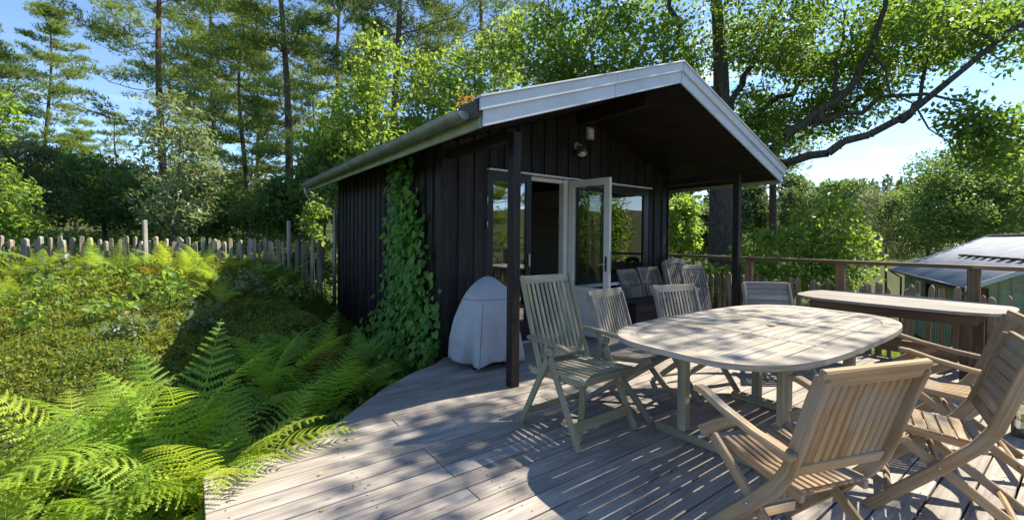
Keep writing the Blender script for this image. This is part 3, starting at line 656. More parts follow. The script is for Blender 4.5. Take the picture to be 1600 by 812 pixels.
folding_chair('warm brown teak folding armchair seen from behind with brass plate in its top rail', (2.04, .75), (.33, .94), 'teak_warm', arms=True, W=.49, bs=.031)
folding_chair('curved brown folding chair with broad crosswise seat slats between the two armchairs', (3.05, .50), (-.26, .965), 'teak_warm', cross=True)
folding_chair('brown teak folding armchair beside the dark second table', (3.89, .57), (-.27, .96), 'teak_warm', arms=True, W=.49, bs=.031)

def folded_chair(label, loc, rz, lean, m, arch=False, hgt=.98):
    """chair folded flat; local z along the chair, y its thickness, leaning back by lean"""
    t = thing('folded_chair', label, 'chair', loc, 0, 'folded chairs stacked against the cabin wall', rot=(lean, 0, rz)); h = .215
    for s in (-1, 1):
        MB().sweep([(s*h, .02, 0), (s*h, -.012, .3), (s*h, -.01, .65), (s*h, .03, hgt-.03)], (1, 0, 0), .026, .048).build('upright', m, t, bevel=.005)
        MB().sweep([(s*(h-.034), -.045, .02), (s*(h-.034), -.05, .62)], (1, 0, 0), .024, .042).build('leg', m, t, bevel=.004)
        MB().sweep([(s*(h-.068), -.075, .20), (s*(h-.068), -.078, .60)], (1, 0, 0), .022, .032).build('seat_rail', m, t, bevel=.004)
    for i in range(10):
        x = -h+.035+(2*h-.07)*i/9; MB().sweep([(x, -.008, .50), (x, .0, .72), (x, .026, hgt-.05)], (1, 0, 0), .021, .012).build('back_slat', m, t, bevel=.002)
    for i in range(9):
        x = -h+.08+(2*h-.16)*i/8; MB().sweep([(x, -.095, .19), (x, -.098, .61)], (1, 0, 0), .024, .012).build('seat_slat', m, t, bevel=.002)
    if arch: MB().sweep([(x, .028, hgt-.035+.045*math.cos(x/h*1.45)) for x in np.linspace(-h-.015, h+.015, 9)], (0, 1, 0), .026, .085).build('top_rail', m, t, bevel=.005)
    else: MB().beam((-h-.018, .03, hgt-.035), (h+.018, .03, hgt-.035), .065, .026, side=(0, .1, 1)).build('top_rail', m, t, bevel=.005)
    for z in (.09, .48): MB().beam((-h, -.012, z), (h, -.012, z), .035, .018, side=(0, 0, 1)).build('stretcher', m, t, bevel=.003)
    return t
LEAN = R_(-13)
folded_chair('folded chair in front of the stack with straight top rail, beside the pickets', (6.10, 3.50, .014), R_(-14), LEAN, 'silver_wood')
folded_chair('folded chair with arched top rail in the stack by the railing', (6.12, 3.76, .014), R_(-10), LEAN, 'silver_wood', arch=True, hgt=1.02)
folded_chair('folded chair behind the arched one in the stack by the railing', (6.24, 3.90, .014), R_(-22), LEAN, 'teak_grey', hgt=1.0)
folded_chair('sunlit folded chair behind the bench end between the window and the stack', (5.92, 4.13, .014), R_(-6), LEAN, 'teak_grey', hgt=.92)
folded_chair('sunlit folded chair behind the storage bench closest to the window sill', (5.44, 4.14, .014), R_(4), LEAN, 'teak_grey', hgt=.90)

def storage_bench():
    t = thing('storage_bench', 'low black plank storage bench under the cabin window', 'bench', (5.26, 3.86, .001))
    for i in range(4):
        z = .02+i*.112
        MB().box(-.50, .50, -.20, -.175, z, z+.108).build('front_board', 'dark_board', t, bevel=.003)
        for s in (-1, 1): MB().box((-.50 if s < 0 else .475), (-.475 if s < 0 else .50), -.174, .18, z, z+.108).build('side_board', 'dark_board', t, bevel=.003)
    for i in range(4): y = -.22+i*.105; MB().box(-.52, .52, y, y+.101, .472, .495).build('lid_board', 'dark_board', t, bevel=.003)
storage_bench()

def round_outline(x0, x1, y0, y1, n, ex):
    cx, cy, a, b = (x0+x1)/2, (y0+y1)/2, (x1-x0)/2, (y1-y0)/2; p = []
    for k in range(n):
        th = 2*math.pi*k/n; c, s = math.cos(th), math.sin(th); p.append((cx+a*math.copysign(abs(c)**(2/ex), c), cy+b*math.copysign(abs(s)**(2/ex), s)))
    return p
def big_table():
    TX0, TX1, TY0, TY1 = 2.08, 4.535, .80, 2.01; cx, cy = (TX0+TX1)/2, (TY0+TY1)/2; zt = .74; EX = 3.5
    t = thing('oval_table', 'large oval weathered teak dining table with slatted top in the middle of the deck', 'table', (cx, cy, 0))
    a, b = (TX1-TX0)/2, (TY1-TY0)/2; rim = .105
    oo = round_outline(-a, a, -b, b, 96, EX); ii = round_outline(-a+rim, a-rim, -b+rim, b-rim, 96, EX)
    segs = 8; per = 96//segs
    for s in range(segs):
        k0 = s*per-6; ids = [(k0+j) % 96 for j in range(per+1)]; m = MB()
        po = [oo[i] for i in ids]; pi = [ii[i] for i in ids]
        # shave the joint so neighbouring pieces do not share a face
        m_v = len(m.v); nseg = len(ids)
        for z in (zt-.03, zt+.001):
            for q in po: m.v.append(Vector((q[0], q[1], z)))
            for q in pi: m.v.append(Vector((q[0], q[1], z)))
        N = nseg
        for j in range(N-1):
            uv = lambda *k: [((ids[0]+q)*.06*0+q*.06, r) for q, r in k]
            m.face((2*N+j, 2*N+j+1, 3*N+j+1, 3*N+j), uv((j, 0), (j+1, 0), (j+1, rim), (j, rim))); m.face((j+1, j, N+j, N+j+1), uv((j+1, 0), (j, 0), (j, rim), (j+1, rim)))
            m.face((j, j+1, 2*N+j+1, 2*N+j), uv((j, .2), (j+1, .2), (j+1, .24), (j, .24))); m.face((N+j+1, N+j, 3*N+j, 3*N+j+1), uv((j+1, .2), (j, .2), (j, .24), (j+1, .24)))
        m.build('rim_board', 'table_wood', t)
    def xin(y, s):
        bb = b-rim; q = min(.975, abs(y)/bb); return s*((a-rim)*(1-q**EX)**(1/EX)-.002)
    seams = (2.925-cx, 3.61-cx); n = 15; bw = (2*(b-rim))/n
    for i in range(n):
        y0, y1 = -(b-rim)+i*bw+.0035, -(b-rim)+(i+1)*bw-.0035
        for q in range(3):
            l = (xin(y0, -1), xin(y1, -1)) if q == 0 else (seams[q-1]+.032,)*2; r = (xin(y0, 1), xin(y1, 1)) if q == 2 else (seams[q]-.032,)*2
            if max(l) > min(r)-.02: continue
            poly = [(l[0], y0, zt-.022), (r[0], y0, zt-.022), (r[1], y1, zt-.022), (l[1], y1, zt-.022)]
            MB().prism(poly, (0, 0, .0205+random.uniform(-.001, .001))).build('slat', 'table_wood', t, bevel=.0015)
    for x in seams:
        for s in (-1, 1): MB().box(x+s*.015-.0135, x+s*.015+.0135, -(b-rim)+.003, (b-rim)-.003, zt-.024, zt+.0005).build('leaf_edge', 'table_wood', t, bevel=.002)
    MB().lathe((-.0, -.02, zt-.002), [(.026, 0), (.026, .006), (.018, .007)], 20).build('parasol_cap', 'brown_stain', t)
    for sy in (-1, 1): MB().box(-.72, .72, sy*.30-.012, sy*.30+.012, zt-.095, zt-.031).build('apron', 'table_wood', t, bevel=.003)
    for lx in (2.69-cx, 3.75-cx):
        MB().box(lx-.036, lx+.036, -.46, .46, .001, .058).build('foot_beam', 'teak_olive', t, bevel=.008)
        MB().box(lx-.03, lx+.03, -.40, .40, zt-.095, zt-.0315).build('cross_beam', 'teak_olive', t, bevel=.005)
        for ly in (1.05-cy, 1.67-cy): MB().box(lx-.031, lx+.031, ly-.031, ly+.031, .0585, zt-.0955).build('leg', 'teak_olive', t, bevel=.006)
big_table()
def second_table():
    x0, x1, y0, y1, zt = 5.29, 6.40, .43, 2.08, .745; cx, cy = (x0+x1)/2, (y0+y1)/2; a, b = (x1-x0)/2, (y1-y0)/2; EX = 3.4
    t = thing('side_table', 'grey topped table with dark brown apron standing along the deck railing', 'table', (cx, cy, 0)); n = 9; w = 2*a/n
    def yin(x): q = min(.9999, abs(x)/a); return b*(1-q**EX)**(1/EX)
    for i in range(n):
        xa, xb = -a+i*w+.0015, -a+(i+1)*w-.0015; m = 6
        xs = np.linspace(xa, xb, m); poly = [(x, -max(.15, yin(x)), zt-.026) for x in xs]+[(x, max(.15, yin(x)), zt-.026) for x in xs[::-1]]
        MB().prism(poly, (0, 0, .026)).build('top_board', 'silver_wood', t, bevel=.002)
    for s in (-1, 1):
        MB().box(s*(a-.14)-.015, s*(a-.14)+.015, -b+.2, b-.2, zt-.125, zt-.027).build('apron', 'brown_stain', t, bevel=.003)
        MB().box(-a+.16, a-.16, s*(b-.22)-.015, s*(b-.22)+.015, zt-.125, zt-.027).build('apron', 'brown_stain', t, bevel=.003)
        for s2 in (-1, 1): MB().box(s*(a-.19)-.033, s*(a-.19)+.033, s2*(b-.27)-.033, s2*(b-.27)+.033, .001, zt-.027).build('leg', 'brown_stain', t, bevel=.004)
second_table()

def railing():
    XR = 6.585
    t = thing('deck_railing', 'brown stained wooden railing along the far edge of the deck', 'railing', (XR, 1.2, 0))
    lx = lambda x: x-XR
    ly = lambda y: y-1.2
    for y0, y1 in ((-2.0, .80), (.803, 3.10), (3.103, 4.34)): MB().box(lx(6.51), lx(6.66), ly(y0), ly(y1), 1.062, 1.104).build('top_rail', 'rail_wood', t, bevel=.004)
    for y in (-1.5, -.35, .79, 1.95, 3.06, 4.22): MB().box(lx(6.545), lx(6.625), ly(y)-.048, ly(y)+.048, -.45, 1.061).build('post', 'rail_wood_sunlit' if .9 < y < 4 else 'rail_wood', t, bevel=.004)  # middle posts carry their sunlit orange tone in the colour
    MB().box(lx(6.502), lx(6.543), ly(-2.0), ly(4.3), .085, .225).build('lower_rail', 'rail_wood', t, bevel=.004)
railing()
def picket_mesh(h, w, m, seed):
    rnd = random.Random(seed); b = MB(); top = [(-.5, .0), (-.42, .55), (-.12, 1.0), (.18, .95), (.44, .5), (.5, 0)]
    lean = rnd.uniform(-.25, .25); th = w*rnd.uniform(.6, .85)
    poly = [(-w*.55, 0, 0), (-w*.42, 0, h*.5), *[(w*(x+lean*.2), 0, h-.045+.045*z) for x, z in top], (w*.46, 0, h*.5), (w*.55, 0, 0)]
    return b.prism(poly[::-1] if False else poly, (0, -th, 0)).mesh('picket', m)
def pickets(label, a, b, spacing, ztop, m, seed, w=.055, dark=None):
    rnd = random.Random(seed); a = np.array(a, float); b = np.array(b, float); ln = np.linalg.norm(b-a); n = int(ln/spacing); ang = math.atan2(b[1]-a[1], b[0]-a[0])
    mid = (a+b)/2; t = thing('picket_fence', label, 'fence', (mid[0], mid[1], float(terrain(*mid))-.05))
    ms = [picket_mesh(1.0, w*k, m, seed+i) for i, k in enumerate((1, .85, 1.15, .95, 1.05, .75))]; pos = []
    for i in range(n):
        p = a+(b-a)*((i+.5+rnd.uniform(-.16, .16))/n); g = float(terrain(*p))-.08; h = ztop(i/n)+rnd.uniform(-.05, .05)-g
        o = place(rnd.choice(ms), 'picket', t, (p[0]-mid[0], p[1]-mid[1], g-t.location.z), (rnd.uniform(-.05, .05), rnd.uniform(-.06, .06), ang+rnd.uniform(-.6, .6)), (1, 1, h))
    for k in (.25, .8):
        pts = []
        for i in np.linspace(0, 1, 30): p = a+(b-a)*i; g = float(terrain(*p)); pts.append((p[0]-mid[0], p[1]-mid[1], g+(ztop(i)-g)*k-t.location.z))
        MB().tube(pts, .0025, 4).build('wire', 'steel', t)
    return t
pickets('split chestnut picket fence just outside the deck railing', (6.80, 4.5), (6.80, -1.6), .104, lambda k: .81, 'picket_wood', 5)
FA, FB = at_d(-260, 400, 5.9)[:2], np.array([2.02, 8.66])
pickets('old grey split picket fence across the heath behind the ferns', FA, FB, .084, lambda k: 1.31-.05*k, 'fence_brown', 9)
for px, py in ((453, 345), (229, 344)):
    p = at_d(px, py, 7.85 if px > 300 else 7.0); g = float(terrain(p[0], p[1])); o = MB().box(-.026, .026, -.026, .026, 0, p[2]-g+.1).build('fence_post', 'picket_grey', None, bevel=.006); o.location = (p[0], p[1], g-.1); o.rotation_euler = (.02, -.03, .4)
    tag(o, 'square grey fence post taller than its pickets, near the cabin corner' if px > 300 else 'grey fence post half hidden by bracken beside the orange fern', 'post')

def grill():
    c = at_z(752, 566); cx, cy = 2.585, 3.93
    t = thing('covered_grill', 'kettle grill under a grey fabric cover beside the porch post', 'grill', (cx, cy, 0)); nu, nv = 96, 40; V_ = np.zeros((nv, nu, 3)); r2 = np.random.default_rng(4)
    prof = [(0, .385, .07), (.08, .39, .11), (.3, .375, .30), (.50, .345, .50), (.62, .315, .61), (.70, .285, .69), (.78, .24, .765), (.86, .18, .835), (.93, .105, .895), (.97, .05, .925), (1, .002, .937)]
    pk, pr_, pz = zip(*prof); ph = r2.uniform(0, 6.28, 6)
    for j in range(nv):
        k = j/(nv-1); r = np.interp(k, pk, pr_); z = np.interp(k, pk, pz)
        for i in range(nu):
            th = 2*math.pi*i/nu; low = max(0, 1-k*1.5)
            fold = .046*low*math.sin(5*th+ph[0]+2*k)+.032*low*math.sin(9*th+ph[1]-3*k)+.010*math.sin(13*th+ph[2]+5*k)*(1-k)*.9+.012*math.sin(3*th+ph[3])*(1-k)
            if k > .72: fold +=   .062*(abs(math.sin(4.5*th+ph[4]))-.6)*(1-k)*3*min(1, (k-.72)*8)
            fold += .026*(abs(math.sin(3.5*th+ph[1]+1.2*k))-.64)*(.35+.65*low)*(1 if k < .9 else (1-k)*8)+.012*(abs(math.sin(8*th+ph[2]-4*k))-.6)*(1-k)
            rr = max(.001, r+fold); zz = z+(.022*math.sin(4*th+ph[5])*low**2)-(.02*math.sin(k*40)*low*.12)
            V_[j, i] = (rr*math.cos(th)*1.0+.03*(1-k)*.0, rr*math.sin(th)*.82, zz)
    i, j = np.meshgrid(np.arange(nv-1), np.arange(nu), indexing='ij'); j2 = (j+1) % nu; f = np.stack([i*nu+j, i*nu+j2, (i+1)*nu+j2, (i+1)*nu+j], -1).reshape(-1, 4)
    cv = np_obj('cover', V_.reshape(-1, 3), f, 'cover_fabric', t, True)
    md = cv.modifiers.new('thick', 'SOLIDIFY'); md.thickness = .004
    jm = int(.735*(nv-1)); MB().tube([tuple(V_[jm, q]*np.array([1.006, 1.006, 1])) for q in list(range(nu))+[0]], .0022, 5, cap=False).build('seam', 'rubber', cv)
    for q in (62, 84, 40): MB().tube([tuple(V_[k, q]*np.array([1.006, 1.006, 1])) for k in range(1, jm)], .002, 5).build('seam', 'rubber', cv)
    for a_ in (200, 290, 70): 
        x, y = .22*math.cos(R_(a_)), .2*math.sin(R_(a_)); MB().tube([(x*.7, y*.7, .3), (x, y, .012)], .012, 8).build('leg', 'black_paint', t, smooth=True)
    MB().lathe((.22*math.cos(R_(200))-.02, .2*math.sin(R_(200))-.05, .001), [(.03, 0), (.035, .012), (.02, .03)], 12).build('foot_cap', 'rubber', t)
    for y in (-.12, .12): MB().tube([(.30, y-.02, .085), (.30, y+.02, .085)], .083, 20).build('wheel', 'rubber', t)
    MB().tube([(-.24, -.22, .09), (-.25, -.235, .045), (-.262, -.24, .03)], .007, 6).build('drawstring', 'white_paint', t, smooth=True)
grill()
def logs():
    for (px, py, top), lab in zip(((707, 566, .52), (699, 564, .44)), ('taller round stake standing between the grill cover and the climbing plant', 'shorter round stake standing at the foot of the climbing plant')):
        p = at_z(px, py-8, -.0); m = MB(); m.tube([(0, 0, -.4), (.005, 0, top*.5), (0, 0, top), (0, 0, top+.004)], [.032, .031, .03, .026], 12); o = m.build('stake', 'picket_wood', None, smooth=False); o.location = (p[0]-.06, p[1]+.15, 0); tag(o, lab, 'stake')
logs()
def lantern():
    p = at_z(1598, 684); t = thing('lantern', 'small glass sided lantern standing on the planks beyond the armchairs', 'lantern', (p[0]+.06, p[1]-.02, .002)); s = .075
    MB().box(-s, s, -s, s, 0, .02).build('base', 'brown_stain', t, bevel=.003); MB().box(-s, s, -s, s, .26, .28).build('top', 'brown_stain', t, bevel=.003)
    for a in (-1, 1):
        for b in (-1, 1): MB().box(a*(s-.008)-.007, a*(s-.008)+.007, b*(s-.008)-.007, b*(s-.008)+.007, .02, .26).build('corner_bar', 'brown_stain', t)
        MB().box(-s+.016, s-.016, a*(s-.008)-.001, a*(s-.008)+.001, .02, .26).build('pane', 'glass', t); MB().box(a*(s-.008)-.001, a*(s-.008)+.001, -s+.016, s-.016, .02, .26).build('pane', 'glass', t)
    MB().lathe((0, 0, .021), [(.035, 0), (.035, .12), (.03, .125)], 16).build('candle', 'shade_fabric', t)
lantern()
# ---------------------------------------------------------------- neighbouring house
def house():
    A, Bn, zr, ze = np.array([28.07, 6.13]), np.array([19.22, 2.42]), 1.66, 0.0
    e = (A-Bn)/np.linalg.norm(A-Bn); p = np.array([e[1], -e[0]]); ln = np.linalg.norm(A-Bn); W = 3.4
    t = thing('neighbour_house', 'green board house with grey corrugated roof down the slope beyond the railing', 'house', (*Bn, 0), math.atan2(e[1], e[0]))
    # local frame: x along the eave away from the camera, y towards the eave side; ridge at y=-W
    gz = float(terrain(*(Bn+e*3)))-.3; o = .35
    MB().box(o, ln-o, -2*W+o, -o-.06, gz, ze-.05).build('body', 'pine_panel', t)
    wl = MB().box(o, ln-o, -o-.06, -o, gz, ze-.02).build('wall', 'house_green', t)
    for i in range(int((ln-2*o)/.26)): x = o+.06+i*.26; MB().box(x-.024, x+.024, -o, -o+.028, gz, ze-.04).build('batten', 'house_green', wl)
    ge = MB().prism([(o-.03, -o, gz), (o-.03, -o, ze+.02), (o-.03, -W, zr-.12), (o-.03, -2*W+o, ze+.02), (o-.03, -2*W+o, gz)], (-.05, 0, 0)).build('gable_wall', 'house_green', t)
    for i in range(22):
        y = -o-.12-i*.28
        if y < -2*W+o: break
        top = ze+(zr-ze)*(1-abs(y+W)/W)-.22; MB().box(o-.105, o-.081, y-.024, y+.024, gz, top).build('batten', 'house_green', ge)
    # corrugated roof
    for s in (1, -1):
        n = 260; xs = np.linspace(-.05, ln+.05, n); cor = .018*np.sin(xs*2*np.pi/.076*.5); v = []
        for yy, z in ((-W+s*(W+.08), ze-.04), (-W, zr)):
            v.append(np.stack([xs, np.full(n, yy), z+cor], 1))
        v = np.concatenate(v); i = np.arange(n-1)[:, None]; f = np.concatenate([i, i+1, i+1+n, i+n], 1)
        r = np_obj('roof', v, f if s < 0 else f[:, ::-1], 'house_roof', t, False); md = r.modifiers.new('t', 'SOLIDIFY'); md.thickness = .03
        MB().prism([(-.09, -W+s*(W+.1), ze-.16), (-.09, -W+s*(W+.1), ze-.01), (-.09, -W, zr+.06), (-.09, -W, zr-.10)], (-.03, 0, 0)).build('barge_board', 'white_paint' if s > 0 else 'brown_stain', t)
        MB().prism([(ln+.09, -W+s*(W+.1), ze-.16), (ln+.09, -W+s*(W+.1), ze-.01), (ln+.09, -W, zr+.06), (ln+.09, -W, zr-.10)], (.03, 0, 0)).build('barge_board', 'white_paint', t)
    MB().box(-.12, ln+.12, -W-.12, -W+.12, zr+.02, zr+.045).build('ridge_cap', 'white_paint', t)
    for k in range(8):
        q = (k+.6)/8; y = -W+W*(1-.17-.075*k); z = zr+(ze-zr)*((y+W)/W)+.03
        x = 1.2+k*.72; y = -W*.46
        z = zr+(ze-zr)*((y+W)/W)+.02; MB().box(x-.17, x+.17, y-.10, y+.10, z, z+.07).build('roof_step', 'black_paint', t)
    MB().tube([(-.05, .14, ze-.09), (ln+.05, .14, ze-.05)], .06, 8).build('gutter', 'black_paint', t, smooth=True)
    MB().tube([(ln-.1, .14, ze-.1), (ln-.1, -o+.08, ze-.4), (ln-.1, -o+.08, gz)], .04, 8).build('downpipe', 'black_paint', t, smooth=True)
    for xa, xb, za, zb, mt in ((6.4, 7.1, -1.0, -.35, 'white_paint'), (3.4, 4.0, -1.25, -.42, 'white_paint'), (1.35, 2.05, -1.15, -.45, 'brown_stain')):
        w = MB().box(xa, xb, -o+.0, -o+.05, za, za+.07).box(xa, xb, -o, -o+.05, zb-.07, zb).box(xa, xa+.07, -o, -o+.049, za+.07, zb-.07).box(xb-.07, xb, -o, -o+.049, za+.07, zb-.07).build('window', mt, t)
        MB().box(xa+.07, xb-.07, -o+.028, -o+.036, za+.07, zb-.07).build('pane', 'house_pane', w)
    MB().box(5.0, 5.6, -o+.03, -o+.2, -1.0, -.35).build('shutter', 'black_paint', t)
    MB().box(o-.13, o-.08, -o-.16, -o+.02, gz, ze-.05).build('corner_board', 'brown_stain', t)
wood('house_green', (.24, .27, .16), (.33, .36, .225), (.41, .44, .29), vary=.2, rough=.7)
plain('house_roof', (.28, .30, .325), .8, vary=.15, scale=2, spec=.2)
plain('house_pane', (.05, .07, .10), .04, vary=.1, spec=1.0)
house()

# ---------------------------------------------------------------- trees
def ring_tubes(P0, P1, r0, r1, k=5):
    d = unit(P1-P0); a = unit(np.cross(d, np.array([.23, .41, .88])+np.zeros_like(d))); c = np.cross(d, a); n = len(P0); th = np.arange(k)*2*np.pi/k
    ring = a[:, None]*np.cos(th)[None, :, None]+c[:, None]*np.sin(th)[None, :, None]
    v = np.concatenate([P0[:, None]+ring*r0[:, None, None], P1[:, None]+ring*r1[:, None, None]], 1).reshape(-1, 3)
    i = np.arange(n)[:, None]*(2*k); j = np.arange(k)[None]; j2 = (j+1) % k
    f = np.stack([i+j, i+j2, i+k+j2, i+k+j], -1).reshape(-1, 4); return v, f
def smooth_tube(P, r, k=12):
    P = np.asarray(P, float); n = len(P); d = np.gradient(P, axis=0); d = unit(d); a = unit(np.cross(d, np.array([.3, .9, .1])+np.zeros_like(d))); c = np.cross(d, a); th = np.arange(k)*2*np.pi/k
    v = (P[:, None]+(a[:, None]*np.cos(th)[None, :, None]+c[:, None]*np.sin(th)[None, :, None])*np.asarray(r)[:, None, None]).reshape(-1, 3)
    i, j = np.meshgrid(np.arange(n-1), np.arange(k), indexing='ij'); j2 = (j+1) % k
    return v, np.stack([i*k+j, i*k+j2, (i+1)*k+j2, (i+1)*k+j], -1).reshape(-1, 4)
def resample(P, step, wob=0.0):
    P = np.asarray(P, float); out = [P[0]]
    for a, b in zip(P, P[1:]):
        n = max(1, int(round(np.linalg.norm(b-a)/step)))
        for i in range(1, n+1): out.append(a+(b-a)*i/n)
    out = np.array(out)
    if len(out) > 4:  # soften the corners
        for _ in range(3): out[1:-1] = .5*out[1:-1]+.25*(out[:-2]+out[2:])
    if wob: out[1:-1] += rng.normal(size=(len(out)-2, 3))*wob
    return out
def skeleton(trunk, tr, limbs, centers, lift=.35, tip=.007, p=2.3, seg=.45, wob=.06, lr=None):
    """greedy branching: every foliage centre joins the closest fitting wood"""
    T = resample(trunk, .4); N = [q for q in T]; par = [i-1 for i in range(len(T))]; dep = [0.0]*len(T); LR = []
    for li, lb in enumerate(limbs):
        Lb = resample(lb, .4, .055); j = int(np.argmin(np.linalg.norm(np.array(N)-Lb[0], axis=1))); prev = j
        for q in Lb: N.append(q); par.append(prev); dep.append(0.3); prev = len(N)-1
        if lr: LR.append((len(N)-len(Lb), len(N), lr[li]))
    cap = len(N)+len(centers)*14+50; A = np.zeros((cap, 3)); A[:len(N)] = N; D = np.zeros(cap); D[:len(dep)] = dep; n = len(N); base_n = n
    order = np.argsort([np.min(np.linalg.norm(A[:base_n]-c, axis=1)) for c in centers])
    for o in order:
        c = centers[o]; dv = c-A[:n]; dist = np.linalg.norm(dv, axis=1); cost = dist*(1+.0*dist)+.22*D[:n]+lift*np.clip(A[:n, 2]-c[2]+.25*np.hypot(dv[:, 0], dv[:, 1]), 0, None)*1.5
        j = int(np.argmin(cost)); k = max(1, min(12, int(np.ceil(dist[j]/seg)))); s = A[j].copy(); dj = dist[j]; bow = dj*.10
        for i in range(1, k+1):
            u = i/k; q = s+(c-s)*u; q[2] += bow*math.sin(math.pi*u)*(.6 if lift > 0 else -.3)
            if i < k: q = q+rng.normal(size=3)*wob
            A[n] = q; par.append(j); D[n] = D[j]+dj/k; j = n; n += 1
    A = A[:n]; par = np.array(par[:n]); R = np.zeros(n); R[:] = 0; acc = np.zeros(n)
    for i in range(n-1, 0, -1):
        r = max(tip, acc[i]**(1/p)); R[i] = r; acc[par[i]] += r**p
    R[0] = acc[0]**(1/p); nT = len(T)
    trr = np.interp(np.linspace(0, 1, nT), np.linspace(0, 1, len(tr)), tr); R[:nT] = np.maximum(trr, np.minimum(R[:nT], trr*1.15))
    for a_, b_, (r0_, r1_) in LR: R[a_:b_] = np.maximum(R[a_:b_]*.6, np.linspace(r0_, r1_, b_-a_))
    idx = np.arange(nT, n); pr_ = par[idx]; parts = []
    v, f = smooth_tube(T, R[:nT], 14); parts.append((v, f))
    if len(idx):
        rp = np.minimum(R[pr_], R[idx]*1.35); big = R[idx] > .035
        for sel, k in ((big, 8), (~big, 4)):
            if sel.any(): parts.append(ring_tubes(A[pr_[sel]], A[idx[sel]], rp[sel], R[idx[sel]], k))
    return merge(parts)
def scatter(centers, n, rad, flat=.7):
    c = np.repeat(centers, n, 0); q = rng.normal(size=c.shape); q = unit(q)*(rng.uniform(0, 1, len(c))**.45)[:, None]*(rad if np.isscalar(rad) else np.repeat(rad, n)[:, None]); q[:, 2] *= flat
    return c+q
def make_tree(name, label, cat, base, trunk, tr, centers, leafmat, barkmat, limbs=(), n=60, rad=.4, size=.1, kind='leaf', group=None, lift=.35, flat=.7, aspect=.6, k=9, width=.016, foliage='crown', wood_name='trunk', tip=.007, droop=.1, wob=.06, up=.35, lr=None):
    base = np.asarray(base, float); t = thing(name, label, cat, tuple(base), 0, group); C_ = np.asarray(centers, float)
    v, f = skeleton(trunk, tr, limbs, C_, lift=lift, tip=tip, wob=wob, lr=lr); np_obj(wood_name, v-base, f, barkmat, t, True)
    P = scatter(C_, n, rad, flat)
    if kind == 'leaf': v, f = leaf_quads(P, size, aspect=aspect, droop=droop, up=up)
    else:
        ax = np.asarray(trunk, float); out = P-np.array([np.interp(P[:, 2], ax[:, 2], ax[:, 0]), np.interp(P[:, 2], ax[:, 2], ax[:, 1]), P[:, 2]]).T
        D = unit(out)*.6+np.array([0, 0, .75]); v, f = tufts(P, D, size, k, width)
    o = np_obj(foliage, v-base, f, leafmat, t); return t
def blob(px, py, rx, ry, depth, n, rd=None):
    th = rng.uniform(0, 2*np.pi, n); r = np.sqrt(rng.uniform(0, 1, n))*rng.uniform(.8, 1.25, n); rd = rd if rd is not None else rx*depth/F*.8; dd = depth+rng.uniform(-1, 1, n)*rd*np.sqrt(np.clip(1-r*r*.8, .1, 1))
    return np.array([at_d(px+rx*a*math.cos(b), py+ry*a*math.sin(b), d) for a, b, d in zip(r, th, dd)])
def ground_at(px, depth): p = at_d(px, 370, depth); return np.array([p[0], p[1], float(terrain(p[0], p[1]))])
def path(pts): return [at_d(*q) for q in pts]

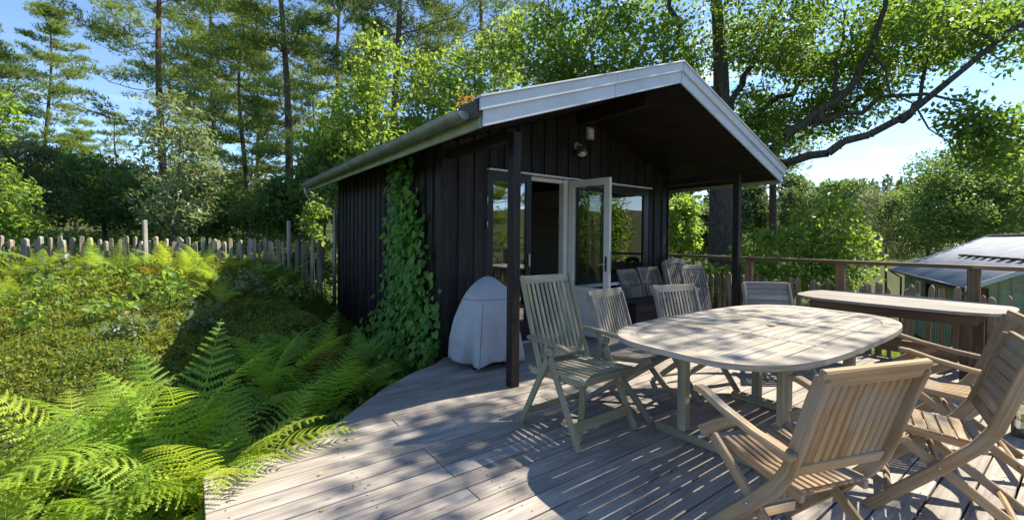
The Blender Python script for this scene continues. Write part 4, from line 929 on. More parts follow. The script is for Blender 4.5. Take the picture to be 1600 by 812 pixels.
# the big oak behind the railing
def big_oak():
    b = ground_at(1128, 11.0); trunk = [b+[0, 0, -.3], b+[.02, 0, .8], at_d(1127, 360, 11), at_d(1129, 300, 11), at_d(1127, 200, 11), at_d(1127, 110, 10.9), at_d(1122, 30, 10.8), at_d(1112, -70, 10.7), at_d(1100, -190, 10.6)]
    limbs = [path([(1128, 292, 11), (1165, 262, 10.9), (1205, 230, 10.6), (1255, 195, 10.3), (1310, 155, 9.9), (1350, 110, 9.6), (1377, 45, 9.3), (1385, -30, 9)]),
             path([(1130, 300, 11), (1180, 268, 10.6), (1225, 255, 10.2), (1290, 232, 9.7), (1360, 220, 9.2), (1410, 190, 8.9), (1465, 140, 8.6), (1510, 105, 8.3), (1550, 70, 8.1), (1605, 40, 7.9), (1660, -10, 7.7)]),
             path([(1285, 190, 10), (1350, 170, 9.6), (1415, 145, 9.2), (1470, 128, 8.9), (1510, 165, 8.6), (1560, 205, 8.3), (1600, 215, 8.1)]),
             path([(1365, 85, 9.4), (1390, 150, 9.2), (1415, 175, 9.0), (1445, 195, 8.9), (1475, 232, 8.7), (1500, 265, 8.6)]),
             path([(1127, 215, 11), (1085, 110, 10.6), (1055, 35, 10.2), (1030, -40, 9.8)]),
             path([(1127, 190, 11), (1165, 120, 11.2), (1200, 60, 11.5), (1230, -20, 11.8)]),
             path([(1126, 150, 10.9), (1060, 130, 10.2), (980, 100, 9.8), (900, 95, 9.5)]),
             path([(1127, 240, 11), (1185, 180, 11.6), (1260, 120, 12), (1340, 70, 12.2)]),
             path([(1118, -30, 10.8), (1230, -110, 9), (1350, -200, 7.4)]), path([(1255, 195, 10.3), (1300, 190, 10.6), (1350, 150, 10.8), (1400, 90, 11)]), path([(1410, 190, 8.9), (1440, 150, 9.3), (1450, 90, 9.6), (1480, 30, 9.8)]), path([(1310, 155, 9.9), (1300, 90, 10.2), (1320, 20, 10.4)]), path([(1127, 300, 11), (1104, 294, 10.8), (1096, 270, 10.7)])]
    C_ = [blob(1110, 40, 150, 90, 11.6, 80, 1.9), blob(960, 70, 120, 70, 10.0, 85, 1.6), blob(880, 130, 55, 40, 9.8, 22, .8), blob(1000, 150, 60, 35, 10, 16, .8), blob(1290, 50, 130, 75, 11.0, 80, 1.9), blob(1235, 140, 85, 70, 11.6, 44, 1.3),
          blob(1420, 60, 110, 60, 10.3, 50, 1.3), blob(1550, 55, 70, 45, 9.0, 22, .9), blob(1500, 20, 110, 30, 8.6, 34, 1.2), blob(1330, 160, 60, 40, 10.8, 14, .7), blob(1180, 220, 45, 55, 11.2, 22, .8), blob(1560, 215, 55, 45, 8.4, 26, .7), blob(1500, 190, 30, 30, 8.7, 8, .5),
          blob(1250, -90, 260, 60, 9.5, 90, 2.4), blob(1050, -90, 160, 60, 10.2, 45, 2), blob(1200, 235, 35, 25, 10.3, 8, .4), blob(840, 60, 50, 50, 10, 22, .9), blob(1185, 185, 45, 50, 12, 26, .8), blob(1265, 195, 50, 35, 11.6, 22, .8), blob(1340, 130, 70, 40, 11.2, 22, .9)]  # blobs above the frame are unseen, added for dappled shade
    C_ = np.concatenate(C_)
    # unseen crown clumps added above the frame to dapple the deck with shade
    q = rng.uniform(-1, 1, (60, 3)); q = q[np.linalg.norm(q, axis=1) < 1][:30]; C_ = np.concatenate([C_, q*[1.9, 1.6, 1.2]+[9.0, .9, 7.9]])
    C_ = np.concatenate([C_, rng.uniform(-1, 1, (11, 3))*[.9, .8, .7]+[8.6, 1.5, 8.4]])  # more unseen clumps, aimed to cast shade on the left of the deck
    sh = C_[:, :2]+C_[:, 2:3]*np.array([-SUN.x/SUN.z, -SUN.y/SUN.z]); u = rng.uniform(0, 1, len(C_))
    garden = (sh[:, 0] < .7) & (sh[:, 0] > -5) & (sh[:, 1] > 1.8); plank = (sh[:, 0] >= .7) & (sh[:, 0] < 5.2) & (sh[:, 1] < 3.4)
    C_ = C_[~(garden & (u < .9)) & ~(plank & (u < .30)) & (rng.uniform(0, 1, len(C_)) < .9)]
    make_tree('oak_tree', 'tall spreading oak with furrowed trunk and long bare limbs behind the railing', 'tree', b, trunk, [.40, .33, .30, .30, .20, .16, .12, .09, .05], C_, 'oak_leaf', 'oak_bark', limbs=limbs, lr=[(.145, .04), (.125, .03), (.055, .016), (.028, .010), (.11, .04), (.10, .035), (.09, .03), (.11, .03), (.08, .03), (.06, .02), (.05, .018), (.055, .02), (.05, .02)], n=82, rad=.48, size=.112, flat=.75, aspect=.62, wob=.09)
big_oak()
def broadleaf(name, label, px, depth, blobs, leafm, n, rad, size, tr=.08, barkm='twig_bark', lean=0, cat='tree', trunk_top=None, **k):
    b = ground_at(px, depth); C_ = np.concatenate([blob(*q) for q in blobs]); top = C_[:, 2].max()*.85 if trunk_top is None else trunk_top; cx, cy = C_[:, 0].mean(), C_[:, 1].mean(); h = top-b[2]
    tk = [b+[0, 0, -.15]]+[np.array([b[0]+(cx-b[0])*u**1.5+rng.normal()*.05, b[1]+(cy-b[1])*u**1.5+rng.normal()*.05, b[2]+h*u]) for u in (.15, .35, .55, .75, .9, 1)]
    return make_tree(name, label, cat, b, tk, [tr, tr*.85, tr*.7, tr*.55, tr*.4, tr*.25, tr*.12], C_, leafm, barkm, n=n, rad=rad, size=size, **k)
def pine(label, px, depth, top_py, spread, start, needle='pine_needle', tr=.14, lean=0.0, whorls=11, per=5, pads=5, tuft=16, size=.17, group=None, seed=0, k=9, width=.017, fork=None, base=None, prof=1.0):
    r2 = np.random.default_rng(seed+100); b = ground_at(px, depth) if base is None else np.array([base[0], base[1], float(terrain(*base[:2]))]); top = at_d(px, top_py, depth)[2] if base is None else base[2]; h = top-b[2]
    lx = np.array([RC[0][0], RC[0][1], 0])*lean*depth/F
    ax = lambda u: b+lx*u+np.array([.28*math.sin(5*u+seed)*u, .28*math.cos(4*u+seed)*u, h*u])
    tk = [ax(u) for u in np.linspace(-.03, 1, 14)]; C_ = []; limbs = []
    for w in range(whorls):
        u = start+(1-start)*(w/(whorls-1))**.9*.97; env = spread*((1-(u-start)/(1-start))**.6*.85+.18)*(.6+.4*min(1, (u-start)/(1-start)/.25+.35))*prof; a0 = r2.uniform(0, 6.28)
        for q in range(per):
            if r2.uniform() < .22: continue
            az = a0+q*2*math.pi/per+r2.uniform(-.45, .45); ln = env*r2.uniform(.55, 1.15); sl = r2.uniform(-.08, .32)+.35*(u-.5); p0 = ax(u+r2.uniform(-.02, .02)); d = np.array([math.cos(az), math.sin(az), sl])
            pts = [p0+d*ln*s+np.array([0, 0, -.10*ln*math.sin(math.pi*s)]) for s in (0, .3, .6, .85, 1)]; limbs.append(pts[:4]); sd = np.array([-math.sin(az), math.cos(az), 0])
            for m in range(pads):
                s = r2.uniform(.22, 1.02); C_.append(p0+d*ln*s+sd*ln*r2.uniform(-.30, .30)*(1.15-s)*1.6+np.array([0, 0, r2.uniform(-.02, .16)*ln*.5]))
    C_.append(ax(1.0))
    return make_tree('pine_tree', label, 'tree', b, tk, np.linspace(tr, tr*.16, 8), C_, needle, 'pine_bark', limbs=limbs, n=tuft, rad=.36+.035*spread, size=size, kind='tuft', lift=0.0, flat=.27, k=k, width=width, tip=.008, group=group)
pine('tall pine with bare dark trunk and layered sunlit boughs beside the cabin roof', 452, 15.5, -230, 3.1, .22, tr=.155, seed=1, lean=-14, whorls=11, per=6, pads=8, tuft=22, k=6, width=.024, size=.19)
pine('slender pine with thin dark trunk left of the tall bare pine', 388, 16.5, 10, 2.5, .30, tr=.10, seed=2, lean=-12, whorls=9, per=6, pads=7, tuft=19, k=6, width=.024)
pine('broad pine with orange upper trunk rising behind the rowan sapling', 258, 19, -240, 4.5, .26, tr=.18, seed=3, lean=-12, whorls=11, per=6, pads=10, tuft=24, k=6, width=.027, size=.2)
pine('small twin topped pine standing apart against open sky', 72, 24, 14, 2.6, .25, tr=.12, seed=4, whorls=11, per=6, pads=6, tuft=16, k=6, width=.03, size=.22)
pine('dense dark pine directly behind the cabin roof', 610, 15, -220, 3.7, .14, needle='pine_needle_dark', tr=.18, seed=5, whorls=13, per=6, pads=9, tuft=23, lean=10, k=6, width=.024, size=.19)
pine('pine with reddish trunk behind the gable end of the cabin roof', 742, 19, -200, 3.9, .22, tr=.17, seed=6, whorls=11, per=6, pads=8, tuft=20, lean=6, needle='pine_needle_dark', k=6, width=.027, size=.2)
pine('thin young pine with sparse crown between the twin topped pine and the broad pine', 186, 27, 180, 1.7, .30, tr=.09, seed=7, whorls=9, per=4, pads=3, tuft=10, k=6, width=.032, size=.22)
pine('pine with drooping boughs behind the slender pine', 335, 24, -120, 3.8, .20, tr=.16, seed=8, whorls=10, per=6, pads=8, tuft=20, k=6, width=.031, size=.22)
pine('pine crown filling the gap above the eaves gutter', 530, 21, -140, 4.0, .16, tr=.16, seed=9, whorls=10, per=6, pads=8, tuft=22, k=6, width=.029, size=.21)
pine('tall pine at the outer edge of the heath garden', -70, 15, 40, 2.8, .42, tr=.18, seed=10, whorls=10, per=6, pads=7, tuft=19, k=6, width=.024)
pine('dark pine behind the cabin between the oak and the reddish pine', 850, 24, -60, 3.4, .25, tr=.18, seed=11, whorls=11, per=6, pads=6, tuft=16, needle='pine_needle_dark', k=6, width=.03, size=.22)
# broadleaf saplings and bushes on the garden side
broadleaf('rowan_tree', 'slim rowan sapling with pale grey green leaves behind the picket fence', 268, 9.6, [(265, 190, 40, 40, 9.6, 26, .5), (275, 255, 60, 55, 9.5, 55, .7), (270, 320, 60, 40, 9.4, 45, .7), (305, 270, 35, 60, 9.3, 26, .5)], 'rowan_leaf', 20, .30, .13, tr=.04, aspect=.42, group=None)
broadleaf('young_oak', 'young bright green oak rising behind the eaves of the cabin', 575, 11.5, [(585, 100, 38, 45, 11.5, 30, .6), (570, 160, 55, 45, 11.4, 40, .8), (590, 210, 50, 35, 11.2, 26, .7), (545, 215, 40, 40, 11.2, 22, .7)], 'young_leaf', 20, .34, .14, tr=.06)
broadleaf('young_oak', 'light green tree in full leaf above the roof ridge beside the reddish pine', 740, 13.5, [(760, 100, 50, 45, 13.5, 34, .9), (710, 140, 50, 30, 13.3, 26, .9), (800, 60, 45, 50, 13.8, 26, .9), (640, 215, 45, 25, 13, 14, .6)], 'young_leaf', 30, .42, .14, tr=.09)
broadleaf('young_oak', 'bright broadleaf tree leaning over the eaves between the dark pine and the young oak', 680, 12.8, [(680, 170, 50, 40, 12.8, 40, .9), (640, 130, 40, 50, 13, 30, .9), (700, 110, 40, 40, 13, 22, .8)], 'young_leaf', 30, .40, .13, tr=.07)
broadleaf('hazel_bush', 'leafy bush showing above the far end of the gutter', 505, 11.8, [(500, 235, 40, 40, 11.8, 34, .7), (540, 180, 35, 40, 12, 22, .7)], 'young_leaf', 34, .34, .12, tr=.04, cat='bush')
broadleaf('juniper_bush', 'dark dense juniper at the edge of the heath', 38, 11.5, [(35, 265, 52, 45, 11.5, 60, .9), (40, 320, 60, 30, 11.3, 50, 1.0)], 'juniper_needle', 170, .34, .085, tr=.07, cat='bush', aspect=.3)
broadleaf('hazel_bush', 'low leafy bush under the thin young pine', 165, 13, [(165, 300, 75, 45, 13, 80, 1.3), (120, 270, 40, 35, 13, 30, .8)], 'dark_oak_leaf', 60, .42, .12, tr=.06, cat='bush')
broadleaf('hazel_bush', 'leafy bush filling the dark gap behind the rowan sapling', 330, 12.5, [(330, 320, 70, 42, 12.5, 70, 1.3), (240, 330, 50, 30, 12.6, 34, .9)], 'dark_oak_leaf', 70, .40, .13, tr=.05, cat='bush')
broadleaf('hazel_bush', 'shaded bush at the foot of the tall bare pine beside the downpipe', 470, 11.5, [(470, 310, 50, 50, 11.5, 60, 1.0), (425, 335, 45, 30, 11.5, 34, .9), (505, 270, 35, 40, 12, 26, .8)], 'dark_oak_leaf', 70, .36, .12, tr=.05, cat='bush')
broadleaf('sapling', 'small bright sapling growing close to the downpipe', 492, 9.4, [(490, 350, 16, 24, 9.4, 12, .25), (498, 325, 12, 16, 9.4, 6, .2)], 'young_leaf', 26, .16, .10, tr=.015, cat='bush')
broadleaf('hazel_bush', 'tall leafy bush behind the cabin roof seen between pine trunks', 640, 12.5, [(660, 225, 60, 30, 12.5, 40, .9), (520, 250, 45, 35, 12.5, 36, .9)], 'young_leaf', 60, .38, .13, tr=.05, cat='bush')
broadleaf('hazel_bush', 'sunlit yellow green bush at the outer end of the picket fence', -10, 9.0, [(0, 300, 55, 40, 9, 34, .8), (10, 345, 60, 18, 8.8, 30, .6), (5, 180, 28, 40, 9.6, 16, .4)], 'young_leaf', 40, .28, .11, tr=.03, cat='bush')
# valley side: trees and bushes beyond the railing
broadleaf('hazel_bush', 'bright green hazel bush directly behind the railing and picket fence', 1270, 9.6, [(1215, 400, 60, 55, 9.4, 60, .8), (1290, 365, 55, 55, 9.7, 60, .8), (1320, 410, 50, 45, 9.4, 46, .7), (1180, 440, 40, 40, 9.0, 34, .5), (1290, 440, 60, 30, 9.0, 36, .6), (1310, 320, 30, 20, 9.7, 10, .4)], 'young_leaf', 24, .29, .115, tr=.03, cat='bush')
broadleaf('hazel_bush', 'yellow green bush between the folded chairs and the oak trunk', 1075, 9.2, [(1075, 425, 30, 22, 9.0, 24, .5), (1060, 445, 24, 24, 8.8, 16, .4), (1100, 440, 24, 24, 8.8, 16, .4)], 'young_leaf', 34, .24, .10, tr=.025, cat='bush')
broadleaf('willow_tree', 'round grey green willow beyond the hazel bush', 1385, 34, [(1385, 335, 55, 36, 34, 90, 2.6), (1400, 375, 55, 26, 34, 60, 2.4)], 'willow_leaf', 80, .8, .2, tr=.10, aspect=.35)
broadleaf('dark_oak', 'dark oak tree standing over the corrugated house roof', 1548, 25, [(1520, 270, 90, 40, 25, 110, 3.0), (1510, 320, 90, 45, 24.5, 110, 3.0), (1590, 290, 60, 70, 25.5, 80, 2.5), (1480, 350, 50, 30, 24, 44, 1.8)], 'dark_oak_leaf', 90, .75, .18, tr=.28, barkm='oak_bark')
broadleaf('broadleaf_tree', 'leafy tree growing behind the ridge of the corrugated house roof', 1660, 30, [(1640, 300, 90, 80, 30, 120, 4)], 'far_foliage', 90, .9, .2, tr=.25, barkm='oak_bark')
broadleaf('broadleaf_tree', 'dark green tree between the willow and the dark oak', 1450, 31, [(1450, 340, 60, 45, 31, 90, 2.5)], 'dark_oak_leaf', 90, .8, .2, tr=.2, barkm='oak_bark')
def twisted():
    b = ground_at(1208, 13.5); C_ = np.concatenate([blob(1215, 230, 55, 40, 13.5, 26, .9), blob(1190, 200, 40, 40, 13.5, 14, .7)])
    make_tree('pine_tree', 'crooked pine with forked reddish trunk just beyond the oak', 'tree', b, [b, at_d(1207, 380, 13.5), at_d(1209, 330, 13.5), at_d(1206, 290, 13.5), at_d(1210, 250, 13.5), at_d(1215, 200, 13.5)], [.17, .14, .12, .11, .09, .05], C_, 'pine_needle', 'pine_bark', limbs=[path([(1209, 325, 13.5), (1217, 300, 13.3), (1222, 270, 13.2), (1232, 240, 13.1)])], n=20, rad=.42, size=.17, kind='tuft', flat=.45, lift=0)
twisted()
# valley trees that can still be told apart
NAMES = [('young birch with light foliage in the valley seen past the cabin corner', 1062, 26, 350, 24, 40, 'young_leaf'), ('bushy yellow green tree low in the valley beside the oak trunk', 1100, 30, 362, 24, 34, 'far_foliage'),
         ('pale green tree in the valley behind the bushy yellow green one', 1048, 42, 325, 22, 34, 'far_foliage'), ('rounded valley tree framed between the porch post and the crooked pine', 1178, 40, 330, 24, 40, 'far_foliage'),
         ('spreading valley tree behind the hazel bush', 1262, 44, 330, 34, 36, 'far_foliage'), ('tall valley tree rising above the hazel bush beside the crooked pine', 1240, 52, 305, 20, 30, 'pine_needle_dark'),
         ('valley tree just in front of the far wooded ridge behind the willow', 1340, 48, 318, 28, 30, 'far_foliage'), ('valley tree glimpsed left of the willow crown', 1310, 60, 312, 24, 26, 'dark_oak_leaf')]
for lab, px, d, py, rx, ry, lm in NAMES:
    broadleaf('valley_tree', lab, px, d, [(px, py, rx, ry, d, 60, rx*d/F)], lm, 70, d*.022, .10+d*.006, tr=.14, barkm='oak_bark', group='trees standing in the valley')
for i, (px, d, py, lab) in enumerate([(1083, 48, 296, 'dark valley pine seen left of the oak trunk'), (1160, 60, 292, 'valley pine seen right behind the porch post'), (1290, 75, 288, 'pine topping the valley slope above the hazel bush'), (1330, 80, 284, 'pine with clear cut top on the slope left of the willow'), (1055, 62, 292, 'slim valley pine close to the cabin corner'), (1120, 70, 290, 'valley pine half hidden by the oak trunk')]):
    pine(lab, px, d, py, 2.6, .28, tr=.2, seed=40+i, whorls=9, per=5, pads=4, tuft=16, size=.42, k=6, width=.06, group='trees standing in the valley')
# woodland behind the garden, one tree each
for i, (px, d, py, lab) in enumerate([(120, 38, 205, 'distant pine behind the low leafy bush'), (300, 34, 40, 'distant pine behind the rowan crown'), (400, 32, 60, 'distant pine between the slender pine and the tall bare pine'), (490, 34, 60, 'distant pine behind the shaded bush by the downpipe'), (580, 30, 40, 'distant pine behind the young oak'), (670, 32, 40, 'distant pine between the dark pine and the reddish pine'), (800, 33, 20, 'distant pine over the middle of the roof'), (900, 36, 60, 'distant pine behind the low crown edge of the oak')]):
    pine(lab, px, d, py, 3.0, .12, tr=.18, seed=60+i, whorls=12, per=5, pads=5, tuft=16, size=.3, k=7, width=.035, group='distant pines behind the garden', needle='pine_needle_dark' if i % 2 else 'pine_needle')
for i, (px, d, py, rx, ry, lab) in enumerate([(60, 17, 315, 60, 36, 'shrub behind the juniper'), (210, 18, 310, 60, 42, 'shrub behind the low leafy bush'), (380, 18, 310, 60, 45, 'shrub at the foot of the slender pine'), (560, 17, 270, 60, 45, 'shrub hidden behind the eaves of the cabin')]):
    broadleaf('woodland_shrub', lab+' in the shaded wood', px, d, [(px, py, rx, ry, d, 80, 1.6)], 'dark_oak_leaf' if i % 2 else 'far_foliage', 70, .5, .16, tr=.05, cat='bush', group='shrubs in the shaded wood')
# trees on the near side, mirrored in the cabin glazing
pine('pine off the near corner of the deck mirrored in the dark door leaf', 0, 0, 0, 2.6, .1, tr=.16, seed=80, whorls=12, per=6, pads=6, tuft=18, size=.22, width=.024, base=(9.5, -6.0, 6.0))
def near_tree(label, x, y, h, r, n, m):
    b = np.array([x, y, float(terrain(x, y))]); q = rng.normal(size=(n, 3)); q = unit(q)*rng.uniform(.25, 1, (n, 1))**.5*[r, r, h*.42]+b+[0, 0, h*.58]
    make_tree('young_oak', label, 'tree', b, [b, b+[.05, 0, h*.3], b+[0, .05, h*.6], b+[0, 0, h*.85]], [.12, .1, .07, .03], q, m, 'oak_bark', n=60, rad=.45, size=.15)
near_tree('young oak on the slope by the near end of the railing', 12.2, -2.6, 4.2, 1.5, 60, 'young_leaf')
near_tree('leafy tree on the slope below the near corner of the deck', 15.0, -5.5, 5.5, 2.0, 80, 'oak_leaf')
near_tree('bright tree standing near the garden corner away from the cabin', 9.0, -8.5, 6.5, 2.2, 80, 'young_leaf')

# ---------------------------------------------------------------- far wood, heath, grass
def far_wood():
    parts = []; r2 = np.random.default_rng(21)
    for k in range(900):
        px = r2.uniform(-500, 2100); d = r2.uniform(95, 300); b = ground_at(px, d); conif = r2.uniform() < .62; h = r2.uniform(9, 15); w = r2.uniform(1.6, 2.6) if conif else r2.uniform(2.4, 4)
        n = 95; u = r2.uniform(.12, 1, n); th = r2.uniform(0, 6.28, n); env = w*((1-u)**.7 if conif else np.sin(np.pi*np.clip(u, .05, .97))**.6); rr = env*r2.uniform(.3, 1, n)
        parts.append((b+np.stack([rr*np.cos(th), rr*np.sin(th), u*h], 1)))
    P = np.concatenate(parts); v, f = leaf_quads(P, 1.5, up=.25, aspect=.8); o = np_obj('far_wood', v, f, 'far_foliage'); tag(o, 'mixed wood covering the far ridge across the valley', 'forest', kind='stuff')
far_wood()
def noise2(x, y, s, seed):
    r2 = np.random.default_rng(seed); z = 0
    for _ in range(7): a, b, c = r2.normal(size=2)*s, r2.uniform(0, 6.28), r2.uniform(.5, 1); z = z+c*np.sin(a[0]*x+a[1]*y+b)
    return z/4
def off_deck(x, y):
    lim = np.interp(y, [1.2, 3.0, 3.10, 3.35, 3.80, 4.05, 4.22, 4.4, 9], [.04, .04, .6, .88, 1.33, 1.66, 2.05, 2.18, 2.18]); return x < lim-.02
def heath():
    n = 420000; x = rng.uniform(-7.5, 2.25, n); y = rng.uniform(2.6, 11.6, n)
    d = x*math.sin(YAW)+y*math.cos(YAW); lat = x*math.cos(YAW)-y*math.sin(YAW); bed = sm(4.9, 4.2, y+.25*np.clip(x, -2, 2)); ok = off_deck(x, y) & (lat/d > -1.35) & (y < 9.6-.262*x+.3) & (rng.uniform(0, 1, n) > .82*bed)
    x, y = x[ok], y[ok]; mound = .24+.13*noise2(x, y, 1.8, 1)+.12*noise2(x, y, 5, 2)+.08*noise2(x, y, 14, 3); mound = np.clip(mound, .05, .6)
    near = sm(0, 1.6, np.hypot(x-.3, y-4.0)); mound = mound*(.45+.55*near)+.10*sm(1.6, 0, np.abs((9.15-.262*x-y)*.967-.5))
    z = terrain(x, y)+mound*rng.uniform(0, 1, len(x))**.35
    v, f = leaf_quads(np.stack([x, y, z], 1), np.where(rng.uniform(0, 1, len(x)) < .25, .048, .027), up=.35, aspect=.6, fold=.3); o = np_obj('bilberry_heath', v, f, 'bilberry_leaf'); tag(o, 'low yellow green bilberry ground cover sloping up to the picket fence', 'ground cover', kind='stuff')
    n = 40000; x = rng.uniform(-14, 12, n); y = rng.uniform(8.5, 24, n); ok = (y > 9.5-.262*x) & ~((x > 2) & (x < 6.8) & (y < 9.2)); x, y = x[ok], y[ok]; z = terrain(x, y)+rng.uniform(0, .5, len(x))**1.2*(.6+.5*noise2(x, y, 1, 8))
    v, f = leaf_quads(np.stack([x, y, z], 1), .11, up=.3, aspect=.6); o = np_obj('undergrowth', v, f, 'dark_oak_leaf'); tag(o, 'shaded leafy undergrowth on the wood floor behind the fence', 'undergrowth', kind='stuff')
heath()
def blades(x, y, h, w, m, name, lab, lean=.35):
    n = len(x); z = terrain(x, y); th = rng.uniform(0, 6.28, n); hh = h*rng.uniform(.5, 1.2, n); s = np.stack([np.cos(th), np.sin(th), 0*th], 1)*(w*.5); b = np.stack([x, y, z-.01], 1); l = rng.normal(size=(n, 2))*lean
    tip = b+np.stack([l[:, 0]*hh, l[:, 1]*hh, hh], 1); v = np.stack([b-s, b+s, tip], 1).reshape(-1, 3); o = np_obj(name, v, np.arange(3*n).reshape(-1, 3), m); tag(o, lab, 'grass', kind='stuff'); return o
n = 70000; x = rng.uniform(6.55, 14, n); y = rng.uniform(-3.5, 7, n); blades(x, y, .09, .012, 'grass_blade', 'grass', 'bright lawn grass on the slope beyond the railing')
n = 420; x = rng.uniform(-4, .0, n); y = rng.uniform(3.0, 8.6, n); k = (noise2(x, y, 1.3, 14) > .25); blades(x[k], y[k], .55, .006, 'straw', 'dry_grass', 'thin dry straw coloured grass stalks among the heath', .25)
n = 2200; x = rng.uniform(-2.2, -.3, n); y = rng.uniform(2.7, 4.2, n); k = x < -.62-.25*(y-3); blades(x[k], y[k], .34, .007, 'grass_blade', 'garden_grass', 'tufts of green grass between the ferns beside the deck corner', .3)

# ---------------------------------------------------------------- ferns
def frond_mesh(seed, m, e0=72, e1=-12, pairs=19, wide=.2, lobes=9):
    r2 = random.Random(seed); n = 60; pos = [Vector((0, 0, 0))]; sw = r2.uniform(-.25, .25)
    for i in range(n):
        u = i/n; e = R_(e0+(e1-e0)*u**1.25); a = sw*u; pos.append(pos[-1]+Vector((math.sin(a)*math.cos(e), math.cos(a)*math.cos(e), math.sin(e)))/n)
    v, f = [], []
    def add(*p): b = len(v); v.extend([tuple(q) for q in p]); f.append(tuple(range(b, b+3)))
    for i in range(0, n-2, 2):   # rachis
        w = .006*(1-i/n)+.0015; add(pos[i]+Vector((w, 0, 0)), pos[i]-Vector((w, 0, 0)), pos[min(n, i+2)]+Vector((w*.9, 0, 0))); add(pos[i]-Vector((w, 0, 0)), pos[min(n, i+2)]-Vector((w*.9, 0, 0)), pos[min(n, i+2)]+Vector((w*.9, 0, 0)))
    for k in range(pairs):
        u = .16+.84*(k/(pairs-1))**.92; i = min(n-1, int(u*n)); p = pos[i]; tg = (pos[min(n, i+1)]-pos[max(0, i-1)]).normalized(); ss = tg.cross(Vector((0, 0, 1)))
        if ss.length < .1: ss = Vector((1, 0, 0))
        ss.normalize(); nm = ss.cross(tg); q = (u-.16)/.84; ln = wide*(min(1, .30+q/.32*.70) if q < .32 else (1-(q-.32)/.68)**.85+.012)
        for s in (-1, 1):
            l_ = ln*r2.uniform(.9, 1.08); d = (ss*s*.93+tg*(.30+.25*q)).normalized(); bend = -.20*l_; pw = .021*(.5+.5*l_/wide)
            def mid(t): return p+d*(l_*t)+nm*(bend*t*t+.03*l_*math.sin(3*t))+tg*(.06*l_*t*t)
            side = d.cross(nm).normalized(); nl = lobes if l_ > .05 else 4
            for j in range(nl):
                t0, t1 = j/nl, (j+1)/nl; a, b = mid(t0), mid(t1); w = pw*(1-t0)**.75*r2.uniform(.85, 1.1)+.003; c = (a+b)*.5
                for s2 in (-1, 1): add(a, b+(b-a)*.12, c+side*(s2*w)+(b-a)*.45-nm*(w*.25))
    me = bpy.data.meshes.new('frond'); me.from_pydata(v, [], f); me.materials.append(MATS[m]); return me
FR = {k: [frond_mesh(i+j*10, m, e0, e1, wide=w) for i, (e0, e1, w) in enumerate(((78, 10, .20), (74, -20, .21), (66, -38, .20), (82, 30, .18)))] for j, (k, m) in enumerate((('g', 'fern_green'), ('y', 'fern_yellow'), ('o', 'bracken_orange')))}
def fern(label, base, size, nf, kind, seed, tilt=0, lean=(0, 0), group='ferns beside the deck'):
    r2 = random.Random(seed); z = float(terrain(base[0], base[1])) if len(base) < 3 else base[2]; t = thing('fern', label, 'fern', (base[0], base[1], z), 0, group); a0 = r2.uniform(0, 6.28)
    for i in range(nf):
        az = a0+i*2.39996+r2.uniform(-.3, .3); sz = size*r2.uniform(.72, 1.12); place(r2.choice(FR['o']) if r2.random() < .012 else r2.choice(FR[kind] if i % 3 else FR[kind][:2]), 'frond', t, (r2.uniform(-.04, .04), r2.uniform(-.04, .04), -.02), (r2.uniform(-.16, .16)+tilt, r2.uniform(-.25, .25), az), sz)
    return t
def gz(px, py, z=-.36): p = at_z(px, py, z); return (p[0], p[1])
fern('large bright fern arching over the corner of the deck', (-.06, 3.52), 1.14, 14, 'g', 1)
fern('tall yellow green fern with upright fronds among the grass away from the deck', (-.82, 3.55), 1.02, 11, 'y', 2)
fern('tall yellow green fern next to the upright one, half behind it', (-.62, 3.95), 1.0, 10, 'y', 3)
fern('bright fern behind the large one arching over the deck corner', (-.34, 3.86), 1.0, 11, 'g', 4)
fern('shaded dark green fern behind the deck planks below the heath', (.60, 4.45), .96, 13, 'g', 5)
fern('shaded fern nearest the foot of the climbing plant', (1.45, 4.75), .74, 12, 'g', 6)
fern('shaded fern between the climbing plant and the sunlit ferns', (1.02, 4.80), .88, 12, 'g', 7)
fern('fern hanging its fronds over the outer corner of the planks', (-.14, 2.96), .76, 12, 'g', 8)
fern('low fern spreading at the outer side of the garden grass', (-.82, 3.02), .76, 11, 'y', 9)
fern('bright fern drooping onto the planks beside the shaded ferns', (.14, 3.13), .96, 14, 'y', 11)
fern('fern between the two tall yellow green ones and the deck corner', (-.46, 3.15), .78, 11, 'g', 12)
fern('shaded fern overlapping the slanting edge of the planks', (.88, 3.88), .88, 13, 'g', 13)
fern('shaded fern leaning out over the planks below the climbing plant', (1.34, 4.15), .76, 12, 'g', 14)
fern('half lit fern spilling onto the planks next to the bright drooping one', (.42, 3.20), .86, 13, 'g', 15)
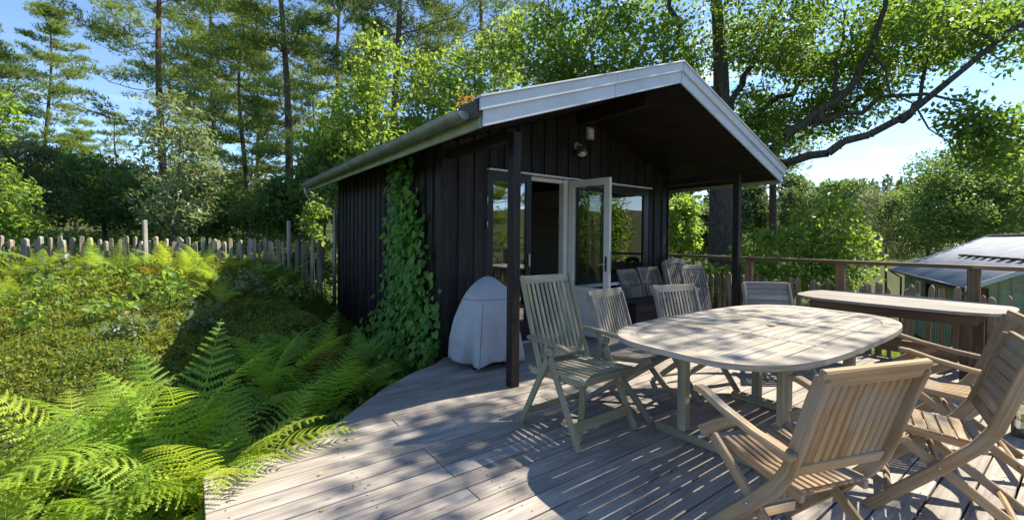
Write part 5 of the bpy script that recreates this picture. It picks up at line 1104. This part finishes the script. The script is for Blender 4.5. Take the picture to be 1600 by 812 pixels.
# bracken along the fence
for i, (px, d, k, sz, lab) in enumerate([(242, 6.6, 'o', .5, 'orange withered bracken in front of the picket fence'), (180, 6.4, 'y', .75, 'yellow green bracken close to the orange bracken'), (290, 6.6, 'y', .7, 'pale bracken beside the grey fence post'), (40, 6.0, 'g', .7, 'bracken at the outer end of the picket fence'), (110, 6.2, 'g', .6, 'bracken in front of a gap in the pickets'), (345, 5.9, 'y', .62, 'small yellow bracken at the edge of the cabin shadow'), (330, 6.6, 'g', .6, 'green bracken at the edge of the cabin shadow near the fence'), (410, 7.0, 'y', .55, 'bracken below the pickets in the cabin shadow'), (445, 7.2, 'g', .6, 'bracken at the foot of the tall fence post'), (10, 5.2, 'y', .6, 'bracken on the open heath away from the fence'), (215, 6.9, 'g', .7, 'bracken leaning on the pickets behind the orange one'), (145, 6.7, 'g', .7, 'bracken growing right against the pickets'), (75, 6.35, 'y', .75, 'yellow bracken covering the pickets beside the leafy clump'), (265, 6.9, 'y', .8, 'tall bracken hiding the pickets under the rowan'), (310, 7.1, 'g', .75, 'bracken hiding the pickets past the grey post'), (375, 7.3, 'y', .6, 'bracken at the pickets where the shade begins'), (480, 7.7, 'g', .6, 'bracken at the last pickets next to the downpipe')]):
    b = ground_at(px, d); fern(lab, (b[0], b[1], b[2]+.08), sz, 9, k, 30+i, group='bracken along the fence')
for i, (px, d, lab) in enumerate([(205, 4.6, 'small blue green sapling with broad leaves in the fern bed'), (60, 5.2, 'leafy seedling on the sunlit heath'), (265, 5.6, 'pale seedling beside the dry stick on the heath'), (70, 6.2, 'leafy green clump in front of the pickets'), (15, 6.1, 'leafy clump at the outer end of the fence'), (195, 6.4, 'bushy bright seedling under the bracken'), (420, 7.2, 'pale leafy seedling in the cabin shadow near the fence'), (500, 8.0, 'seedling by the cabin corner under the downpipe'), (125, 5.6, 'round leaved seedling in the middle of the heath'), (310, 5.0, 'seedling where the cabin shadow starts on the heath'), (170, 5.0, 'seedling between the tall ferns and the open heath'), (30, 4.6, 'seedling on the heath behind the tall ferns'), (380, 6.4, 'dark leafy seedling inside the cabin shadow'), (460, 6.6, 'seedling on the shaded heath near the side wall'), (240, 6.0, 'leafy seedling just in front of the orange bracken'), (95, 6.0, 'seedling next to the gap in the pickets')]):
    b = ground_at(px, d); hh = random.uniform(.32, .6); C_ = b+np.array([[random.uniform(-.24, .24), random.uniform(-.24, .24), hh*random.uniform(.35, 1)] for _ in range(18)])
    make_tree('seedling', lab, 'plant', b, [b, b+[0, 0, hh*.5], b+[.02, 0, hh*.9]], [.008, .006, .003], C_, 'young_leaf' if i % 3 else 'rowan_leaf', 'twig_bark', n=7, rad=.09, size=.085, tip=.002, aspect=.6, foliage='leaves', wood_name='stem', group='seedlings on the heath', wob=.01)

# ---------------------------------------------------------------- climbing plant on the side wall
def vine():
    base = (2.10, 4.95, -.30); t = thing('climbing_plant', 'green climbing plant on wires up the side wall of the cabin', 'plant', base); b = np.array(base); r2 = np.random.default_rng(9)
    def dens(z): return np.interp(z, [-.4, 0, .35, .8, 1.2, 1.6, 2.0, 2.3], [1.1, 1.05, .85, .62, .42, .36, .32, .26]), np.interp(z, [-.4, .4, 1.0, 1.6, 2.3], [5.15, 5.1, 5.1, 5.2, 5.3])
    P = []
    for _ in range(1750):
        z = 2.38-2.75*r2.uniform()**.78; w, c = dens(z); y = c+w*r2.normal()*.62; 
        if abs(y-c) > w*1.5: continue
        off = (.02+.16*r2.uniform()**1.5+max(0, .55-z)*.30*r2.uniform()); P.append((X0-.03-off, max(4.32, y), z))
    for _ in range(200): u = r2.uniform(); P.append((1.95-r2.uniform(0, .35), 4.35+r2.uniform(0, 1.3), -.3+.45*r2.uniform()))
    P = np.array(P); n = len(P); d = np.stack([r2.normal(size=n)*.3-.25, r2.normal(size=n)*.7, -np.abs(r2.normal(size=n))*.6-.25], 1); d = unit(d); nrm = unit(np.stack([-1+r2.normal(size=n)*.35, r2.normal(size=n)*.45, .55+r2.normal(size=n)*.35], 1))
    s = unit(np.cross(d, nrm)); nm = np.cross(s, d); sz = (.076*r2.uniform(.45, 1.4, n))[:, None]
    # heart shaped leaf: six outline points round a mid rib
    prof = [(-.05, 0), (-.14, .30), (.10, .52), (.45, .46), (.80, .20), (1.05, 0)]; v = np.zeros((n, 10, 3))
    for i, (a, w) in enumerate(prof): v[:, i] = P+d*sz*a+s*sz*w*.95+nm*sz*w*.22
    for i, (a, w) in enumerate(prof[1:5]): v[:, 6+i] = P+d*sz*a-s*sz*w*.95+nm*sz*w*.22
    i = np.arange(n)[:, None]*10; f = np.concatenate([i+[0, 1, 2], i+[0, 2, 3], i+[0, 3, 4], i+[0, 4, 5], i+[0, 7, 6], i+[0, 8, 7], i+[0, 9, 8], i+[0, 5, 9]], 1).reshape(-1, 3)
    np_obj('foliage', v.reshape(-1, 3)-b, f, 'vine_leaf', t)
    for k, (y0, y1) in enumerate(((5.0, 5.25), (4.85, 5.05), (5.1, 5.5), (4.75, 4.85), (5.2, 5.45))):
        pts = [(X0-.05-.03*math.sin(z*5+k), y0+(y1-y0)*(z+.3)/2.5+.05*math.sin(4*z+k*2), z) for z in np.linspace(-.3, 2.2-.25*k, 16)]; MB().tube([np.array(p)-b for p in pts], [.009-.0004*q for q in range(16)], 6).build('stem', 'twig_bark', t, smooth=True)
    for y0, y1 in ((5.05, 5.15), (5.35, 5.50), (5.55, 5.72)): MB().tube([np.array((X0-.04, y0, -.2))-b, np.array((X0-.04, y1, 2.33))-b], .004, 5).build('wire', 'steel', t)
    MB().tube([np.array(p)-b for p in ((X0-.06, 4.75, 1.3), (X0-.15, 4.55, 1.45), (X0-.22, 4.42, 1.62), (X0-.26, 4.33, 1.70))], .004, 5).build('shoot', 'twig_bark', t)
vine()
def litter():
    r2 = np.random.default_rng(3); y = r2.uniform(2.86, 3.15, 140)[:46]; x = 1.78+r2.uniform(-.1, .14, 46); z = 2.235+.345*(2.60-np.abs(x-XM))+.18+r2.uniform(0, .05, 46); v, f = leaf_quads(np.stack([x, y, z], 1), .05, up=.6); o = np_obj('leaf_litter', v, f, 'bracken_orange'); tag(o, 'withered brown leaves caught at the lower corner of the roof', 'leaves', kind='stuff')
litter()

def fallen():
    n = 150; x = rng.uniform(.4, 6.3, n); y = rng.uniform(.2, 4.2, n); ok = x > 2.3; ok |= y < 3.0; P = np.stack([x[ok], y[ok], np.full(ok.sum(), .006)], 1)
    v, f = leaf_quads(P, .035, up=3.0, aspect=.5, fold=.15); v[:, 2] = np.maximum(v[:, 2], .004); o = np_obj('fallen_leaves', v, f, 'straw'); tag(o, 'dry fallen leaves and bits scattered on the planks', 'leaves', kind='stuff')
fallen()
